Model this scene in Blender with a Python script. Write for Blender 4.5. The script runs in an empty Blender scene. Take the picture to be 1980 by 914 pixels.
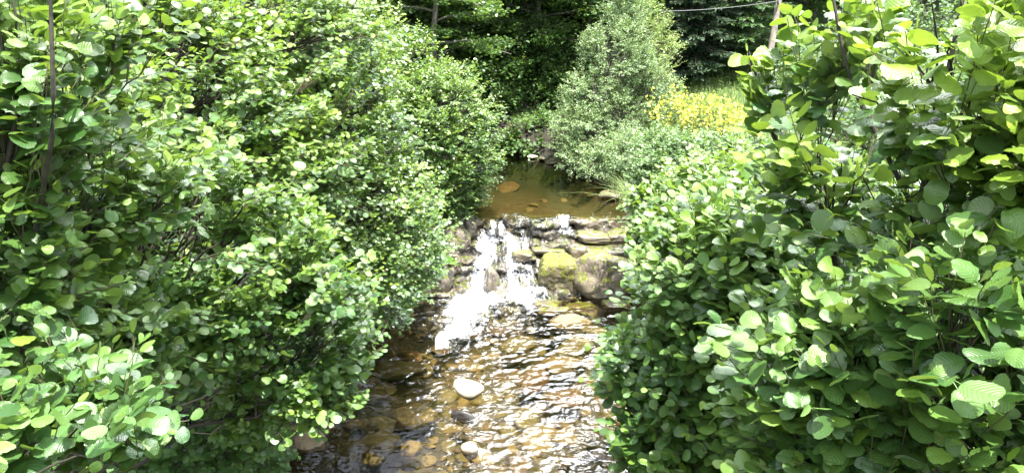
import bpy, math, random
import numpy as np
from mathutils import Vector, kdtree, Matrix

SC = bpy.context.scene
COL = SC.collection
PITCH = math.radians(22.0); CAMZ = 4.5; FPX = 1440.0
ST, CT = math.sin(PITCH), math.cos(PITCH)
SUN = np.array([0.12, -0.20, 1.0]); SUN /= np.linalg.norm(SUN)

# ------------------------------------------------------------------ helpers
def ray(px, py):
    a = (px - 990) / FPX; b = (457 - py) / FPX
    return np.array([a, CT + b * ST, b * CT - ST])
CAM = np.array([0, 0, CAMZ])
def atD(px, py, d): return CAM + ray(px, py) * d
def atZ(px, py, z):
    r = ray(px, py); return CAM + r * ((z - CAMZ) / r[2])
def proj(P):
    P = np.atleast_2d(P) - CAM
    d = P[:, 1] * CT - P[:, 2] * ST
    b = P[:, 1] * ST + P[:, 2] * CT
    dd = np.maximum(d, 0.05)
    return 990 + P[:, 0] / dd * FPX, 457 - b / dd * FPX, d
def blob(px, py, d, rpx, rpy, ry):
    c = atD(px, py, d)
    return (c[0], c[1], c[2], rpx / FPX * d, ry, rpy / FPX * d)

def _hash(ix, iy, iz, seed):
    h = (ix * 374761393 + iy * 668265263 + iz * 2147483647 + seed * 1274126177) & 0xffffffff
    h = ((h ^ (h >> 13)) * 1274126177) & 0xffffffff
    h = ((h ^ (h >> 15)) * 2246822519) & 0xffffffff
    return ((h ^ (h >> 16)) & 0xffff) / 65535.0
def vnoise(P, seed=0):
    P = np.asarray(P, float); I = np.floor(P).astype(np.int64); f = P - I; f = f * f * f * (f * (f * 6 - 15) + 10)
    o = 0
    for dx in (0, 1):
        for dy in (0, 1):
            for dz in (0, 1):
                w = (f[..., 0] if dx else 1 - f[..., 0]) * (f[..., 1] if dy else 1 - f[..., 1]) * (f[..., 2] if dz else 1 - f[..., 2])
                o = o + w * _hash(I[..., 0] + dx, I[..., 1] + dy, I[..., 2] + dz, seed)
    return o * 2 - 1
def fbm(P, seed=0, octv=4, gain=.5):
    P = np.asarray(P, float); o = 0; a = 1
    for k in range(octv):
        o = o + a * vnoise(P * (2.03 ** k), seed + k * 17); a *= gain
    return o
def nz2(x, y, s, seed=0, octv=3):
    return fbm(np.stack([x * s, y * s, np.zeros_like(x) + seed * 3.7], -1), seed, octv)
def sstep(a, b, x):
    t = np.clip((x - a) / (b - a), 0, 1); return t * t * (3 - 2 * t)
def nrm(v):
    return v / np.maximum(np.linalg.norm(v, axis=-1, keepdims=True), 1e-9)

def mesh(name, V, F, uv=None, tint=None, mat=None, smooth=True, attrs=None):
    """V (n,3); F list of (m,k) index arrays"""
    if isinstance(F, np.ndarray): F = [F]
    F = [f for f in F if len(f)]
    me = bpy.data.meshes.new(name)
    me.vertices.add(len(V)); me.vertices.foreach_set('co', np.ascontiguousarray(V, np.float32).ravel())
    loops = np.concatenate([f.ravel() for f in F]); tot = np.concatenate([np.full(len(f), f.shape[1]) for f in F])
    st = np.concatenate([[0], np.cumsum(tot)[:-1]])
    me.loops.add(len(loops)); me.loops.foreach_set('vertex_index', loops.astype(np.int32))
    me.polygons.add(len(tot)); me.polygons.foreach_set('loop_start', st.astype(np.int32)); me.polygons.foreach_set('loop_total', tot.astype(np.int32))
    me.update(calc_edges=True)
    me.polygons.foreach_set('use_smooth', np.full(len(tot), smooth))
    if uv is not None:
        l = me.uv_layers.new(name='UVMap'); l.data.foreach_set('uv', np.ascontiguousarray(uv[loops], np.float32).ravel())
    if tint is not None:
        a = me.attributes.new('tint', 'FLOAT_COLOR', 'POINT')
        c = np.ones((len(V), 4), np.float32); c[:, :3] = tint; a.data.foreach_set('color', c.ravel())
    for k, v in (attrs or {}).items():
        a = me.attributes.new(k, 'FLOAT', 'POINT'); a.data.foreach_set('value', np.ascontiguousarray(v, np.float32))
    if mat: me.materials.append(mat)
    return me
def link(name, me, parent=None, loc=None):
    o = bpy.data.objects.new(name, me); COL.objects.link(o)
    if parent is not None:
        o.parent = parent
    if loc is not None: o.location = loc
    return o
def tag(o, label=None, cat=None, group=None, kind=None):
    if label: o['label'] = label
    if cat: o['category'] = cat
    if group: o['group'] = group
    if kind: o['kind'] = kind
    return o
def empty(name, loc, label, cat, group=None):
    o = bpy.data.objects.new(name, None); COL.objects.link(o); o.location = loc; o.empty_display_size = .2
    return tag(o, label, cat, group)

# ------------------------------------------------------------------ materials
class NT:
    def __init__(s, name):
        s.m = bpy.data.materials.new(name); s.m.use_nodes = True; s.t = s.m.node_tree; s.t.nodes.clear()
        s.out = s.n('ShaderNodeOutputMaterial')
    def n(s, typ, **kw):
        nd = s.t.nodes.new(typ)
        for k, v in kw.items():
            if k.startswith('i_'): nd.inputs[k[2:].replace('_', ' ')].default_value = v
            else: setattr(nd, k, v)
        return nd
    def l(s, a, b): s.t.links.new(a, b)
    def math(s, op, a, b=None, c=None, clamp=False):
        nd = s.n('ShaderNodeMath', operation=op, use_clamp=clamp)
        for i, v in enumerate((a, b, c)):
            if v is None: continue
            if isinstance(v, (int, float)): nd.inputs[i].default_value = v
            else: s.l(v, nd.inputs[i])
        return nd.outputs[0]
    def mix(s, f, a, b, blend='MIX'):
        nd = s.n('ShaderNodeMix', data_type='RGBA', blend_type=blend)
        for sock, v in ((nd.inputs[0], f), (nd.inputs[6], a), (nd.inputs[7], b)):
            if isinstance(v, (int, float)): sock.default_value = v
            elif isinstance(v, tuple): sock.default_value = (*v, 1) if len(v) == 3 else v
            else: s.l(v, sock)
        return nd.outputs[2]
    def ramp(s, f, lo, hi):
        nd = s.n('ShaderNodeMapRange', interpolation_type='SMOOTHSTEP'); s.l(f, nd.inputs[0])
        nd.inputs[1].default_value = lo; nd.inputs[2].default_value = hi; return nd.outputs[0]
    def noise(s, scale, detail=4, rough=.55, vec=None, dist=0):
        nd = s.n('ShaderNodeTexNoise'); nd.inputs['Scale'].default_value = scale; nd.inputs['Detail'].default_value = detail
        nd.inputs['Roughness'].default_value = rough; nd.inputs['Distortion'].default_value = dist
        if vec is not None: s.l(vec, nd.inputs['Vector'])
        return nd.outputs[0]
    def bump(s, h, strength, dist, normal=None):
        nd = s.n('ShaderNodeBump'); nd.inputs['Strength'].default_value = strength; nd.inputs['Distance'].default_value = dist
        s.l(h, nd.inputs['Height'])
        if normal is not None: s.l(normal, nd.inputs['Normal'])
        return nd.outputs[0]

def leaf_mat(name, dark, mid, young, rough=.36, trans=.34, veins=True, spec=.5, under=1.25, sheen=0.0):
    m = NT(name)
    at = m.n('ShaderNodeAttribute', attribute_name='tint'); sp = m.n('ShaderNodeSeparateColor'); m.l(at.outputs['Color'], sp.inputs[0])
    c = m.mix(sp.outputs[0], dark, mid); c = m.mix(sp.outputs[1], c, young)
    bri = m.math('MULTIPLY_ADD', sp.outputs[2], .5, .72)
    tc = m.n('ShaderNodeTexCoord')
    nrml = None
    if veins:
        uvs = m.n('ShaderNodeSeparateXYZ'); m.l(tc.outputs['UV'], uvs.inputs[0])
        au = m.math('ABSOLUTE', m.math('MULTIPLY_ADD', uvs.outputs[0], 2, -1))
        ph = m.math('MULTIPLY', m.math('SUBTRACT', uvs.outputs[1], m.math('MULTIPLY', m.math('POWER', au, 1.2), .30)), 7.5 * 2 * math.pi)
        wv = m.math('COSINE', ph)
        sharp = m.math('POWER', m.math('MULTIPLY_ADD', wv, .5, .5), 3.0)
        mid_r = m.math('SUBTRACT', 1, m.ramp(au, 0.0, .10))
        vein = m.math('MAXIMUM', m.math('MULTIPLY', sharp, .55), mid_r)
        c = m.mix(m.math('MULTIPLY', vein, .13), c, tuple(min(1, k * 1.9 + .03) for k in mid))
        h = m.math('MULTIPLY_ADD', mid_r, -.6, m.math('MULTIPLY', sharp, -1))
        nrml = m.bump(h, .6, .0007)
        # small blemishes / holes browning
        nn = m.noise(60, 2, .5, tc.outputs['Object'])
        c = m.mix(m.math('MULTIPLY', m.ramp(nn, .70, .76), .6), c, (.16, .11, .03))
    vm = m.n('ShaderNodeVectorMath', operation='SCALE'); m.l(c, vm.inputs[0]); m.l(bri, vm.inputs['Scale']); c = vm.outputs[0]
    geo = m.n('ShaderNodeNewGeometry')
    pale = m.mix(.25, c, (.26, .32, .20))
    vs = m.n('ShaderNodeVectorMath', operation='SCALE'); m.l(pale, vs.inputs[0]); vs.inputs['Scale'].default_value = under
    cc = m.mix(geo.outputs['Backfacing'], c, vs.outputs[0])
    p = m.n('ShaderNodeBsdfPrincipled'); m.l(cc, p.inputs['Base Color'])
    p.inputs['Specular IOR Level'].default_value = spec
    rr = m.math('MULTIPLY_ADD', geo.outputs['Backfacing'], .25, m.math('MULTIPLY_ADD', sp.outputs[2], .14, rough - .07)); m.l(rr, p.inputs['Roughness'])
    tr = m.n('ShaderNodeBsdfTranslucent')
    tcol = m.mix(.5, c, (.30, .44, .03)); m.l(tcol, tr.inputs['Color'])
    if nrml: m.l(nrml, p.inputs['Normal']); m.l(nrml, tr.inputs['Normal'])
    mx = m.n('ShaderNodeMixShader'); mx.inputs[0].default_value = trans
    m.l(p.outputs[0], mx.inputs[1]); m.l(tr.outputs[0], mx.inputs[2]); m.l(mx.outputs[0], m.out.inputs[0])
    return m.m

def simple_mat(name, c1, c2, scale=8, rough=.8, bump=.4, bd=.01, detail=6, spec=.3, coord='Object'):
    m = NT(name); tc = m.n('ShaderNodeTexCoord')
    n = m.noise(scale, detail, .6, tc.outputs[coord]); c = m.mix(m.ramp(n, .3, .7), c1, c2)
    p = m.n('ShaderNodeBsdfPrincipled'); m.l(c, p.inputs['Base Color']); p.inputs['Roughness'].default_value = rough
    p.inputs['Specular IOR Level'].default_value = spec
    m.l(m.bump(m.noise(scale * 3, detail, .65, tc.outputs[coord]), bump, bd), p.inputs['Normal'])
    m.l(p.outputs[0], m.out.inputs[0]); return m.m

def rock_mat(name, c1, c2, c3, moss=0.0, line=None, rough=.55, wet=0.0, scale=5, moss_col=(.16, .19, .02)):
    m = NT(name); tc = m.n('ShaderNodeTexCoord'); o = tc.outputs['Object']
    geo = m.n('ShaderNodeNewGeometry')
    n1 = m.noise(scale, 6, .65, geo.outputs['Position']); n2 = m.noise(scale * 5, 5, .7, geo.outputs['Position']); n3 = m.noise(scale * 1.7, 4, .6, o)
    c = m.mix(m.ramp(n1, .35, .65), c1, c2); c = m.mix(m.ramp(n2, .5, .72), c, c3)
    hb = m.math('ADD', m.math('MULTIPLY', n2, .5), m.math('MULTIPLY', n1, .8))
    if line is not None:                                     # algae stained, wet foot of a stone standing in water
        sz = m.n('ShaderNodeSeparateXYZ'); m.l(geo.outputs['Position'], sz.inputs[0])
        wl = m.math('ADD', sz.outputs[2], m.math('MULTIPLY_ADD', n2, .08, -.04))
        c = m.mix(m.ramp(wl, line - .03, line + .02), tuple(k * .25 for k in c3), c)
    if moss > 0:
        sx = m.n('ShaderNodeSeparateXYZ'); m.l(geo.outputs['Normal'], sx.inputs[0])
        mk = m.math('ADD', m.math('MULTIPLY', sx.outputs[2], .16), n3)
        mk = m.ramp(mk, .72 - .35 * moss, .80 - .33 * moss)
        mc = m.mix(m.ramp(m.noise(40, 4, .7, o), .35, .65), moss_col, tuple(k * .45 for k in moss_col))
        c = m.mix(mk, c, mc)
        hb = m.math('ADD', hb, m.math('MULTIPLY', mk, m.noise(70, 3, .7, o)))
    p = m.n('ShaderNodeBsdfPrincipled'); m.l(c, p.inputs['Base Color']); p.inputs['Roughness'].default_value = rough
    p.inputs['Coat Weight'].default_value = wet; p.inputs['Coat Roughness'].default_value = .12
    m.l(m.bump(hb, .7, .03), p.inputs['Normal'])
    m.l(p.outputs[0], m.out.inputs[0]); return m.m

def water_mat(name, tint, bscale, bstr, foam_attr=True, rough=.03):
    m = NT(name); geo = m.n('ShaderNodeNewGeometry'); pos = geo.outputs['Position']
    mp = m.n('ShaderNodeMapping'); mp.inputs['Scale'].default_value = (1.0, 1.5, 1); m.l(pos, mp.inputs[0])
    at = m.n('ShaderNodeAttribute', attribute_name='chop')
    h = m.math('MULTIPLY', m.noise(bscale, 2, .5, mp.outputs[0], .8), at.outputs['Fac'])
    h = m.math('ADD', h, m.math('MULTIPLY', m.noise(bscale * .35, 2, .5, mp.outputs[0]), .18))
    nb = m.bump(h, bstr, .022)
    fr = m.n('ShaderNodeFresnel'); fr.inputs[0].default_value = 1.42; m.l(nb, fr.inputs['Normal'])
    tr = m.n('ShaderNodeBsdfTransparent'); tr.inputs[0].default_value = (*tint, 1)
    gl = m.n('ShaderNodeBsdfGlossy'); gl.inputs['Roughness'].default_value = rough; m.l(nb, gl.inputs['Normal']); gl.inputs[0].default_value = (1, 1, 1, 1)
    mx = m.n('ShaderNodeMixShader'); m.l(fr.outputs[0], mx.inputs[0]); m.l(tr.outputs[0], mx.inputs[1]); m.l(gl.outputs[0], mx.inputs[2])
    fa = m.n('ShaderNodeAttribute', attribute_name='foam')
    n = m.noise(26, 5, .72, mp.outputs[0], .8); n2 = m.noise(9, 3, .6, mp.outputs[0], 1.0)
    nn = m.math('ADD', m.math('MULTIPLY', n, .6), m.math('MULTIPLY', n2, .4))
    th = m.math('ADD', m.math('MULTIPLY', m.math('SUBTRACT', nn, .5), 2.0), fa.outputs['Fac'])
    k = m.ramp(th, .42, .86)
    k = m.math('MULTIPLY', k, m.ramp(fa.outputs['Fac'], .02, .2))
    df = m.n('ShaderNodeBsdfPrincipled'); df.inputs['Base Color'].default_value = (.74, .77, .80, 1); df.inputs['Roughness'].default_value = .5
    m.l(m.bump(nn, 1.0, .06), df.inputs['Normal'])
    mx2 = m.n('ShaderNodeMixShader'); m.l(k, mx2.inputs[0]); m.l(mx.outputs[0], mx2.inputs[1]); m.l(df.outputs[0], mx2.inputs[2])
    m.l(mx2.outputs[0], m.out.inputs[0]); return m.m

def cascade_mat(name):
    m = NT(name); tc = m.n('ShaderNodeTexCoord')
    mp = m.n('ShaderNodeMapping'); mp.inputs['Scale'].default_value = (1, .10, 1); m.l(tc.outputs['UV'], mp.inputs[0])
    mp2 = m.n('ShaderNodeMapping'); mp2.inputs['Scale'].default_value = (1, .6, 1); m.l(tc.outputs['UV'], mp2.inputs[0])
    n = m.noise(42, 4, .7, mp.outputs[0], .5); n2 = m.noise(30, 5, .7, mp2.outputs[0], .6)
    fa = m.n('ShaderNodeAttribute', attribute_name='foam')
    nn = m.math('ADD', m.math('MULTIPLY', n, .72), m.math('MULTIPLY', n2, .28))
    th = m.math('ADD', m.math('MULTIPLY', m.math('SUBTRACT', nn, .5), 1.6), fa.outputs['Fac'])
    k = m.math('MULTIPLY', m.ramp(th, .40, .84), m.ramp(fa.outputs['Fac'], .02, .15))
    nb = m.bump(nn, .9, .03)
    fr = m.n('ShaderNodeFresnel'); fr.inputs[0].default_value = 1.34; m.l(nb, fr.inputs['Normal'])
    tr = m.n('ShaderNodeBsdfTransparent'); tr.inputs[0].default_value = (.95, .96, .95, 1)
    gl = m.n('ShaderNodeBsdfGlossy'); gl.inputs['Roughness'].default_value = .10; m.l(nb, gl.inputs['Normal'])
    mx = m.n('ShaderNodeMixShader'); m.l(fr.outputs[0], mx.inputs[0]); m.l(tr.outputs[0], mx.inputs[1]); m.l(gl.outputs[0], mx.inputs[2])
    df = m.n('ShaderNodeBsdfPrincipled'); df.inputs['Base Color'].default_value = (.74, .77, .80, 1); df.inputs['Roughness'].default_value = .45
    m.l(nb, df.inputs['Normal'])
    mx2 = m.n('ShaderNodeMixShader'); m.l(k, mx2.inputs[0]); m.l(mx.outputs[0], mx2.inputs[1]); m.l(df.outputs[0], mx2.inputs[2])
    m.l(mx2.outputs[0], m.out.inputs[0]); return m.m

M = {}
M['alder'] = leaf_mat('alder_leaf', (.032, .090, .018), (.080, .175, .040), (.24, .36, .035), rough=.38, spec=.75, trans=.34)
M['alder_deep'] = leaf_mat('alder_leaf_deep', (.038, .105, .026), (.095, .20, .045), (.20, .32, .035), rough=.40, spec=.75, trans=.32)
M['alder_far'] = leaf_mat('alder_leaf_far', (.040, .105, .026), (.085, .180, .055), (.24, .36, .045), rough=.37, veins=False, spec=.75)
M['willow'] = leaf_mat('silver_leaf', (.15, .25, .115), (.28, .40, .20), (.36, .47, .14), rough=.38, veins=False, trans=.32, spec=.8)
M['woods'] = leaf_mat('woodland_leaf', (.028, .072, .018), (.060, .140, .028), (.12, .22, .04), rough=.5, veins=False, trans=.25)
M['needle'] = leaf_mat('spruce_needle', (.012, .034, .016), (.020, .052, .022), (.04, .08, .03), rough=.55, veins=False, trans=.08)
M['larch'] = leaf_mat('larch_needle', (.04, .10, .035), (.07, .15, .05), (.11, .20, .06), rough=.5, veins=False, trans=.25)
M['broomflower'] = leaf_mat('broom_flower', (.52, .48, .04), (.64, .58, .06), (.66, .66, .16), rough=.6, veins=False, trans=.3, under=1.0)
M['meadow'] = leaf_mat('grass_blade', (.05, .11, .02), (.11, .19, .035), (.24, .28, .08), rough=.5, veins=False, trans=.3)
M['undergrowth'] = leaf_mat('undergrowth_leaf', (.02, .055, .014), (.04, .10, .02), (.08, .17, .03), rough=.5, veins=False, trans=.25)
M['fern'] = leaf_mat('fern_leaf', (.05, .13, .02), (.09, .2, .03), (.16, .3, .04), rough=.5, veins=False, trans=.3)
M['bark'] = simple_mat('alder_bark', (.022, .019, .015), (.055, .048, .036), 30, .75, .5, .004)
M['twig'] = simple_mat('young_twig', (.06, .05, .03), (.12, .11, .06), 30, .65, .3, .002)
M['greybark'] = simple_mat('grey_bark', (.06, .055, .045), (.17, .16, .13), 20, .8, .6, .01)
M['pole'] = simple_mat('weathered_pole_wood', (.13, .115, .095), (.24, .215, .18), 12, .85, .5, .01)
M['cable'] = simple_mat('cable_rubber', (.16, .17, .17), (.22, .23, .23), 10, .5, .1, .001)

def ground_mat():
    m = NT('ground_soil'); geo = m.n('ShaderNodeNewGeometry'); pos = geo.outputs['Position']
    n1 = m.noise(1.3, 6, .6, pos); n2 = m.noise(14, 6, .7, pos); n3 = m.noise(45, 4, .7, pos)
    soil = m.mix(m.ramp(n2, .35, .65), (.012, .010, .006), (.034, .026, .016))
    grass = m.mix(m.ramp(n3, .3, .7), (.04, .09, .018), (.11, .17, .04))
    at = m.n('ShaderNodeAttribute', attribute_name='grass')
    k = m.ramp(m.math('ADD', at.outputs['Fac'], m.math('MULTIPLY_ADD', n1, .5, -.25)), .35, .6)
    c = m.mix(k, soil, grass)
    bed = m.mix(m.ramp(n2, .3, .7), (.026, .022, .012), (.085, .066, .034))
    bed = m.mix(m.ramp(n1, .4, .65), bed, (.055, .048, .024))
    sl = m.n('ShaderNodeAttribute', attribute_name='dark_reflection'); bed = m.mix(sl.outputs['Fac'], bed, (.014, .022, .010))  # far bed painted dark green in place of the mirrored trees
    ab = m.n('ShaderNodeAttribute', attribute_name='bed')
    c = m.mix(ab.outputs['Fac'], c, bed)
    p = m.n('ShaderNodeBsdfPrincipled'); m.l(c, p.inputs['Base Color']); p.inputs['Roughness'].default_value = .85
    m.l(m.bump(m.math('ADD', n2, m.math('MULTIPLY', n3, .5)), .8, .05), p.inputs['Normal']); m.l(p.outputs[0], m.out.inputs[0]); return m.m
M['ground'] = ground_mat()
M['water'] = water_mat('stream_water', (.77, .72, .50), 8, 1.0)
M['pool'] = water_mat('pool_water', (.74, .68, .45), 9, .5)
M['cascade'] = cascade_mat('cascade_water')
M['ledge'] = rock_mat('wet_ledge_rock', (.050, .042, .034), (.15, .12, .085), (.26, .22, .17), moss=.28, rough=.45, wet=.6, scale=6)
M['mossrock'] = rock_mat('mossy_rock', (.07, .06, .035), (.15, .125, .07), (.24, .21, .15), moss=.62, rough=.8, scale=4, moss_col=(.20, .21, .035))
M['brownrock'] = rock_mat('brown_rock', (.075, .062, .04), (.17, .14, .095), (.30, .27, .21), moss=.4, rough=.65, wet=.2, scale=6, moss_col=(.2, .22, .03))
M['slab'] = rock_mat('layered_rock', (.06, .047, .032), (.14, .108, .07), (.24, .20, .15), moss=.3, rough=.5, wet=.5, scale=9)
M['white'] = rock_mat('pale_stone', (.50, .42, .28), (.62, .57, .46), (.26, .20, .12), line=.055, rough=.6, wet=.3, scale=4)
M['black'] = rock_mat('dark_wet_stone', (.018, .016, .013), (.035, .03, .025), (.06, .05, .04), rough=.3, wet=.6, scale=8)
M['bed1'] = rock_mat('bed_stone_ochre', (.12, .090, .048), (.17, .128, .07), (.07, .055, .03), rough=.7, scale=6)
M['bed2'] = rock_mat('bed_stone_olive', (.075, .062, .030), (.12, .10, .048), (.05, .042, .022), rough=.7, scale=6)
M['bed3'] = rock_mat('bed_stone_brown', (.06, .040, .022), (.105, .068, .034), (.04, .030, .018), rough=.7, scale=6)
M['red'] = rock_mat('rust_red_stone', (.085, .050, .028), (.12, .072, .038), (.055, .035, .02), rough=.7, scale=6)

# ------------------------------------------------------------------ terrain
def interp(y, ys, vs): return np.interp(y, ys, vs)
def edges(y):
    xl = interp(y, [-8, 0, 4, 5.5, 7, 8.5, 9.2, 10.2, 11.5, 12.6, 13.3, 14, 15, 17, 22], [-2.4, -2.3, -2.2, -2.05, -1.9, -1.75, -.95, -.95, -1.2, -1.9, -2.7, -3.7, -5.4, -9, -20])
    xr = interp(y, [-8, 0, 4, 6, 9, 10, 11.2, 12, 12.6, 13.3, 14, 15, 17, 22], [2.3, 2.2, 2.1, 2.0, 1.85, 1.8, 1.66, 1.32, 1.0, .35, -.7, -2.6, -6, -16])
    return xl, xr
def ground_z(x, y):
    x = np.asarray(x, float); y = np.asarray(y, float)
    xl, xr = edges(y)
    e = np.maximum(xl - x, x - xr)
    e = e + .12 * nz2(x, y, 1.6, 3)
    wz = .75 * sstep(9.0, 10.0, y)
    wzb = np.where(y > 9.95, .75, 0.0)
    left = x < (xl + xr) / 2
    bh = np.where(left, 1.0, 1.05) * (1 - .55 * sstep(9, 11, y))
    z_out = wz + .02 + bh * (1 - np.exp(-np.maximum(e, 0) / .55))
    z_out += np.where(left, .32 * np.maximum(-x - 3.5, 0), .06 * np.maximum(x - 3, 0))
    z_out += .26 * np.maximum(y - 15.5, 0)
    z_out += .10 * nz2(x, y, .8, 5) * sstep(0, 1, e)
    z_out = np.where(e > 0, z_out, wz)
    dep = interp(y, [0, 7, 8.3, 8.9, 10.0, 10.5, 13], [.30, .34, .50, .35, .18, .25, .40])
    z_in = wzb - dep * sstep(0, .55, -e) + .03 * nz2(x, y, 3, 8)
    far = 1 - sstep(25, 60, np.hypot(x, y))
    z = np.where(e > 0, z_out, z_in)
    return np.minimum(z, 14) , e
def build_ground():
    def axis(lo, hi, fine_lo, fine_hi, st):
        a = list(np.arange(fine_lo, fine_hi + 1e-6, st)); s = st
        v = fine_hi
        while v < hi: s *= 1.22; v += s; a.append(v)
        v = fine_lo; s = st
        while v > lo: s *= 1.22; v -= s; a.insert(0, v)
        return np.array(a)
    xs = axis(-400, 400, -5.2, 4.5, .055); ys = axis(-200, 600, 2.5, 15.5, .055)
    X, Y = np.meshgrid(xs, ys); Z, e = ground_z(X, Y)
    Z = Z + .02 * nz2(X, Y, 7, 9) * (np.abs(X) < 8)
    n, m_ = X.shape
    V = np.stack([X, Y, Z], -1).reshape(-1, 3)
    i = np.arange(n * m_).reshape(n, m_)
    F = np.stack([i[:-1, :-1], i[:-1, 1:], i[1:, 1:], i[1:, :-1]], -1).reshape(-1, 4)
    ef = e.ravel()
    grass = sstep(.5, 1.6, ef) * np.where(V[:, 0] > 0, 1.0, .35) * (1 - .7 * sstep(15.5, 17, V[:, 1]) * (V[:, 0] < 5))
    bed = 1 - sstep(-.03, .12, ef)
    me = mesh('ground', V, F, mat=M['ground'], attrs={'grass': grass, 'bed': bed, 'dark_reflection': sstep(11.2, 12.6, V[:, 1] + .3 * nz2(V[:, 0], V[:, 1], 1.5, 66))})  # last mask: painted dark reflection at the pool's far end
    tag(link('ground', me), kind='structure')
build_ground()

# ------------------------------------------------------------------ water
PL = np.array([[.0, 0]])
def seg_d(x, y, a, b):
    ax, ay = a; bx, by = b; dx, dy = bx - ax, by - ay
    t = np.clip(((x - ax) * dx + (y - ay) * dy) / (dx * dx + dy * dy), 0, 1)
    return np.hypot(x - ax - t * dx, y - ay - t * dy), t
def pz(px, py, z=0): p = atZ(px, py, z); return (p[0], p[1])
STONES_ON = [(905, 748, .17), (908, 866, .09), (898, 806, .09)]
def grid_surface(name, x0, x1, y0, y1, st, zf, mat, label=None):
    xs = np.arange(x0, x1, st); ys = np.arange(y0, y1, st)
    X, Y = np.meshgrid(xs, ys); Z, foam, chop = zf(X, Y)
    n, m_ = X.shape; i = np.arange(n * m_).reshape(n, m_)
    F = np.stack([i[:-1, :-1], i[:-1, 1:], i[1:, 1:], i[1:, :-1]], -1).reshape(-1, 4)
    V = np.stack([X, Y, Z], -1).reshape(-1, 3)
    gz, e = ground_z(V[:, 0], V[:, 1])
    keep = (e < .5)[F].any(1); F = F[keep]
    used = np.zeros(len(V), bool); used[F.ravel()] = True; remap = np.cumsum(used) - 1
    V2 = V[used]
    me = mesh(name, V2, remap[F], mat=mat, attrs={'foam': foam.ravel()[used], 'chop': chop.ravel()[used]})
    return tag(link(name, me), kind='structure')
def low_water(X, Y):
    tongue = [(pz(925, 540), pz(905, 590), .16), (pz(905, 590), pz(888, 625), .12), (pz(888, 625), pz(872, 645), .11), (pz(872, 645), pz(850, 668), .035),
              (pz(945, 570), pz(1020, 580), .09), (pz(855, 552), pz(900, 552), .09), (pz(900, 545), pz(1010, 568), .10)]
    foam = np.zeros_like(X)
    wob = .10 * nz2(X, Y, 4, 31) + .07 * nz2(X, Y, 15, 33)
    for a, b, r in tongue:
        d, t = seg_d(X, Y, a, b); d = d + wob
        foam = np.maximum(foam, .95 * (1 - sstep(0, r * 3.6, d)))
    c0 = pz(885, 620)
    dp = np.hypot(X - c0[0], Y - c0[1])
    chop = .10 + 1.0 * np.exp(-(dp / 1.3) ** 2)
    # right hand run: fast chop along the right side, calming toward the camera
    rx = np.clip((X - .2) / 1.0, 0, 1)
    chop += .75 * rx * sstep(4.2, 5.6, Y) * (1 - sstep(7.6, 8.4, Y))
    chop += .38 * sstep(4.3, 5.4, Y) * (1 - sstep(6.9, 7.6, Y)) * sstep(-.9, .2, X)
    foam = np.maximum(foam, .22 * np.exp(-((X - 1.25 - .1 * np.sin(Y * 3)) / .22) ** 2) * sstep(5.0, 5.8, Y) * (1 - sstep(7.7, 8.3, Y)))
    foam = np.maximum(foam, .50 * np.exp(-(dp / .75) ** 2) * sstep(.25, .6, 1 - 2.2 * np.abs(nz2(X, Y * 1.3, 5, 35, 3))))
    foam = np.maximum(foam, .34 * np.exp(-(np.hypot(X - c0[0] - .2, (Y - c0[1] + .8) * .7) / 1.1) ** 2) * sstep(.6, .9, 1 - 3 * np.abs(nz2(X, Y * 1.6, 4, 36, 3))))
    calm = np.exp(-(((X - .35) / .7) ** 2 + ((Y - 7.35) / .55) ** 2)); chop = chop * (1 - .7 * calm)
    for px, py, r in STONES_ON:
        sx, sy = pz(px, py); d = np.hypot(X - sx, (Y - sy)); beh = np.hypot(X - sx, (Y - sy + .25) * .6)
        chop += .7 * np.exp(-(beh / (r * 1.8)) ** 2)
        foam = np.maximum(foam, .33 * np.exp(-((d - r) / .03) ** 2))
    foam = np.maximum(foam, .34 * (1 - sstep(.10, .85, dp)))
    sw = 6 * np.pi
    Z = .004 * np.sin(dp * 34 + 5.0 * nz2(X, Y, 2.5, 41)) * np.exp(-(dp / 1.5) ** 2)
    Z += .013 * nz2(X + .3 * nz2(X, Y, .9, 48), Y * 1.5, 5.0, 42, 3) * chop + 0.007 * nz2(X * .8, Y * 1.7, 11.0, 43, 2) * chop
    Z += .0045 * nz2(X, Y * 1.5, 17.0, 47, 2) * sstep(-.5, .6, X) * (1 - sstep(6.0, 7.0, Y))
    Z += .09 * foam ** 2 * np.abs(nz2(X, Y, 9, 44)) + .02 * foam
    return Z, foam, np.clip(chop, 0, 1.6)
grid_surface('water', -3.2, 2.8, 1.5, 9.35, .018, low_water, M['water'])
def up_water(X, Y):
    chop = .25 + .35 * (1 - sstep(10.2, 11.2, Y)) + .3 * sstep(1.0, 1.6, X)
    Z = .75 + .004 * nz2(X * .6, Y * 1.8, 6, 52, 2) * chop
    Z -= .010 * (1 - sstep(10.02, 10.25, Y)) * (1 + .8 * nz2(X, X * 0, 6, 55))
    return Z, np.zeros_like(X), chop
grid_surface('water', -9, 2.6, 10.02, 17.0, .03, up_water, M['pool'])

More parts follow.
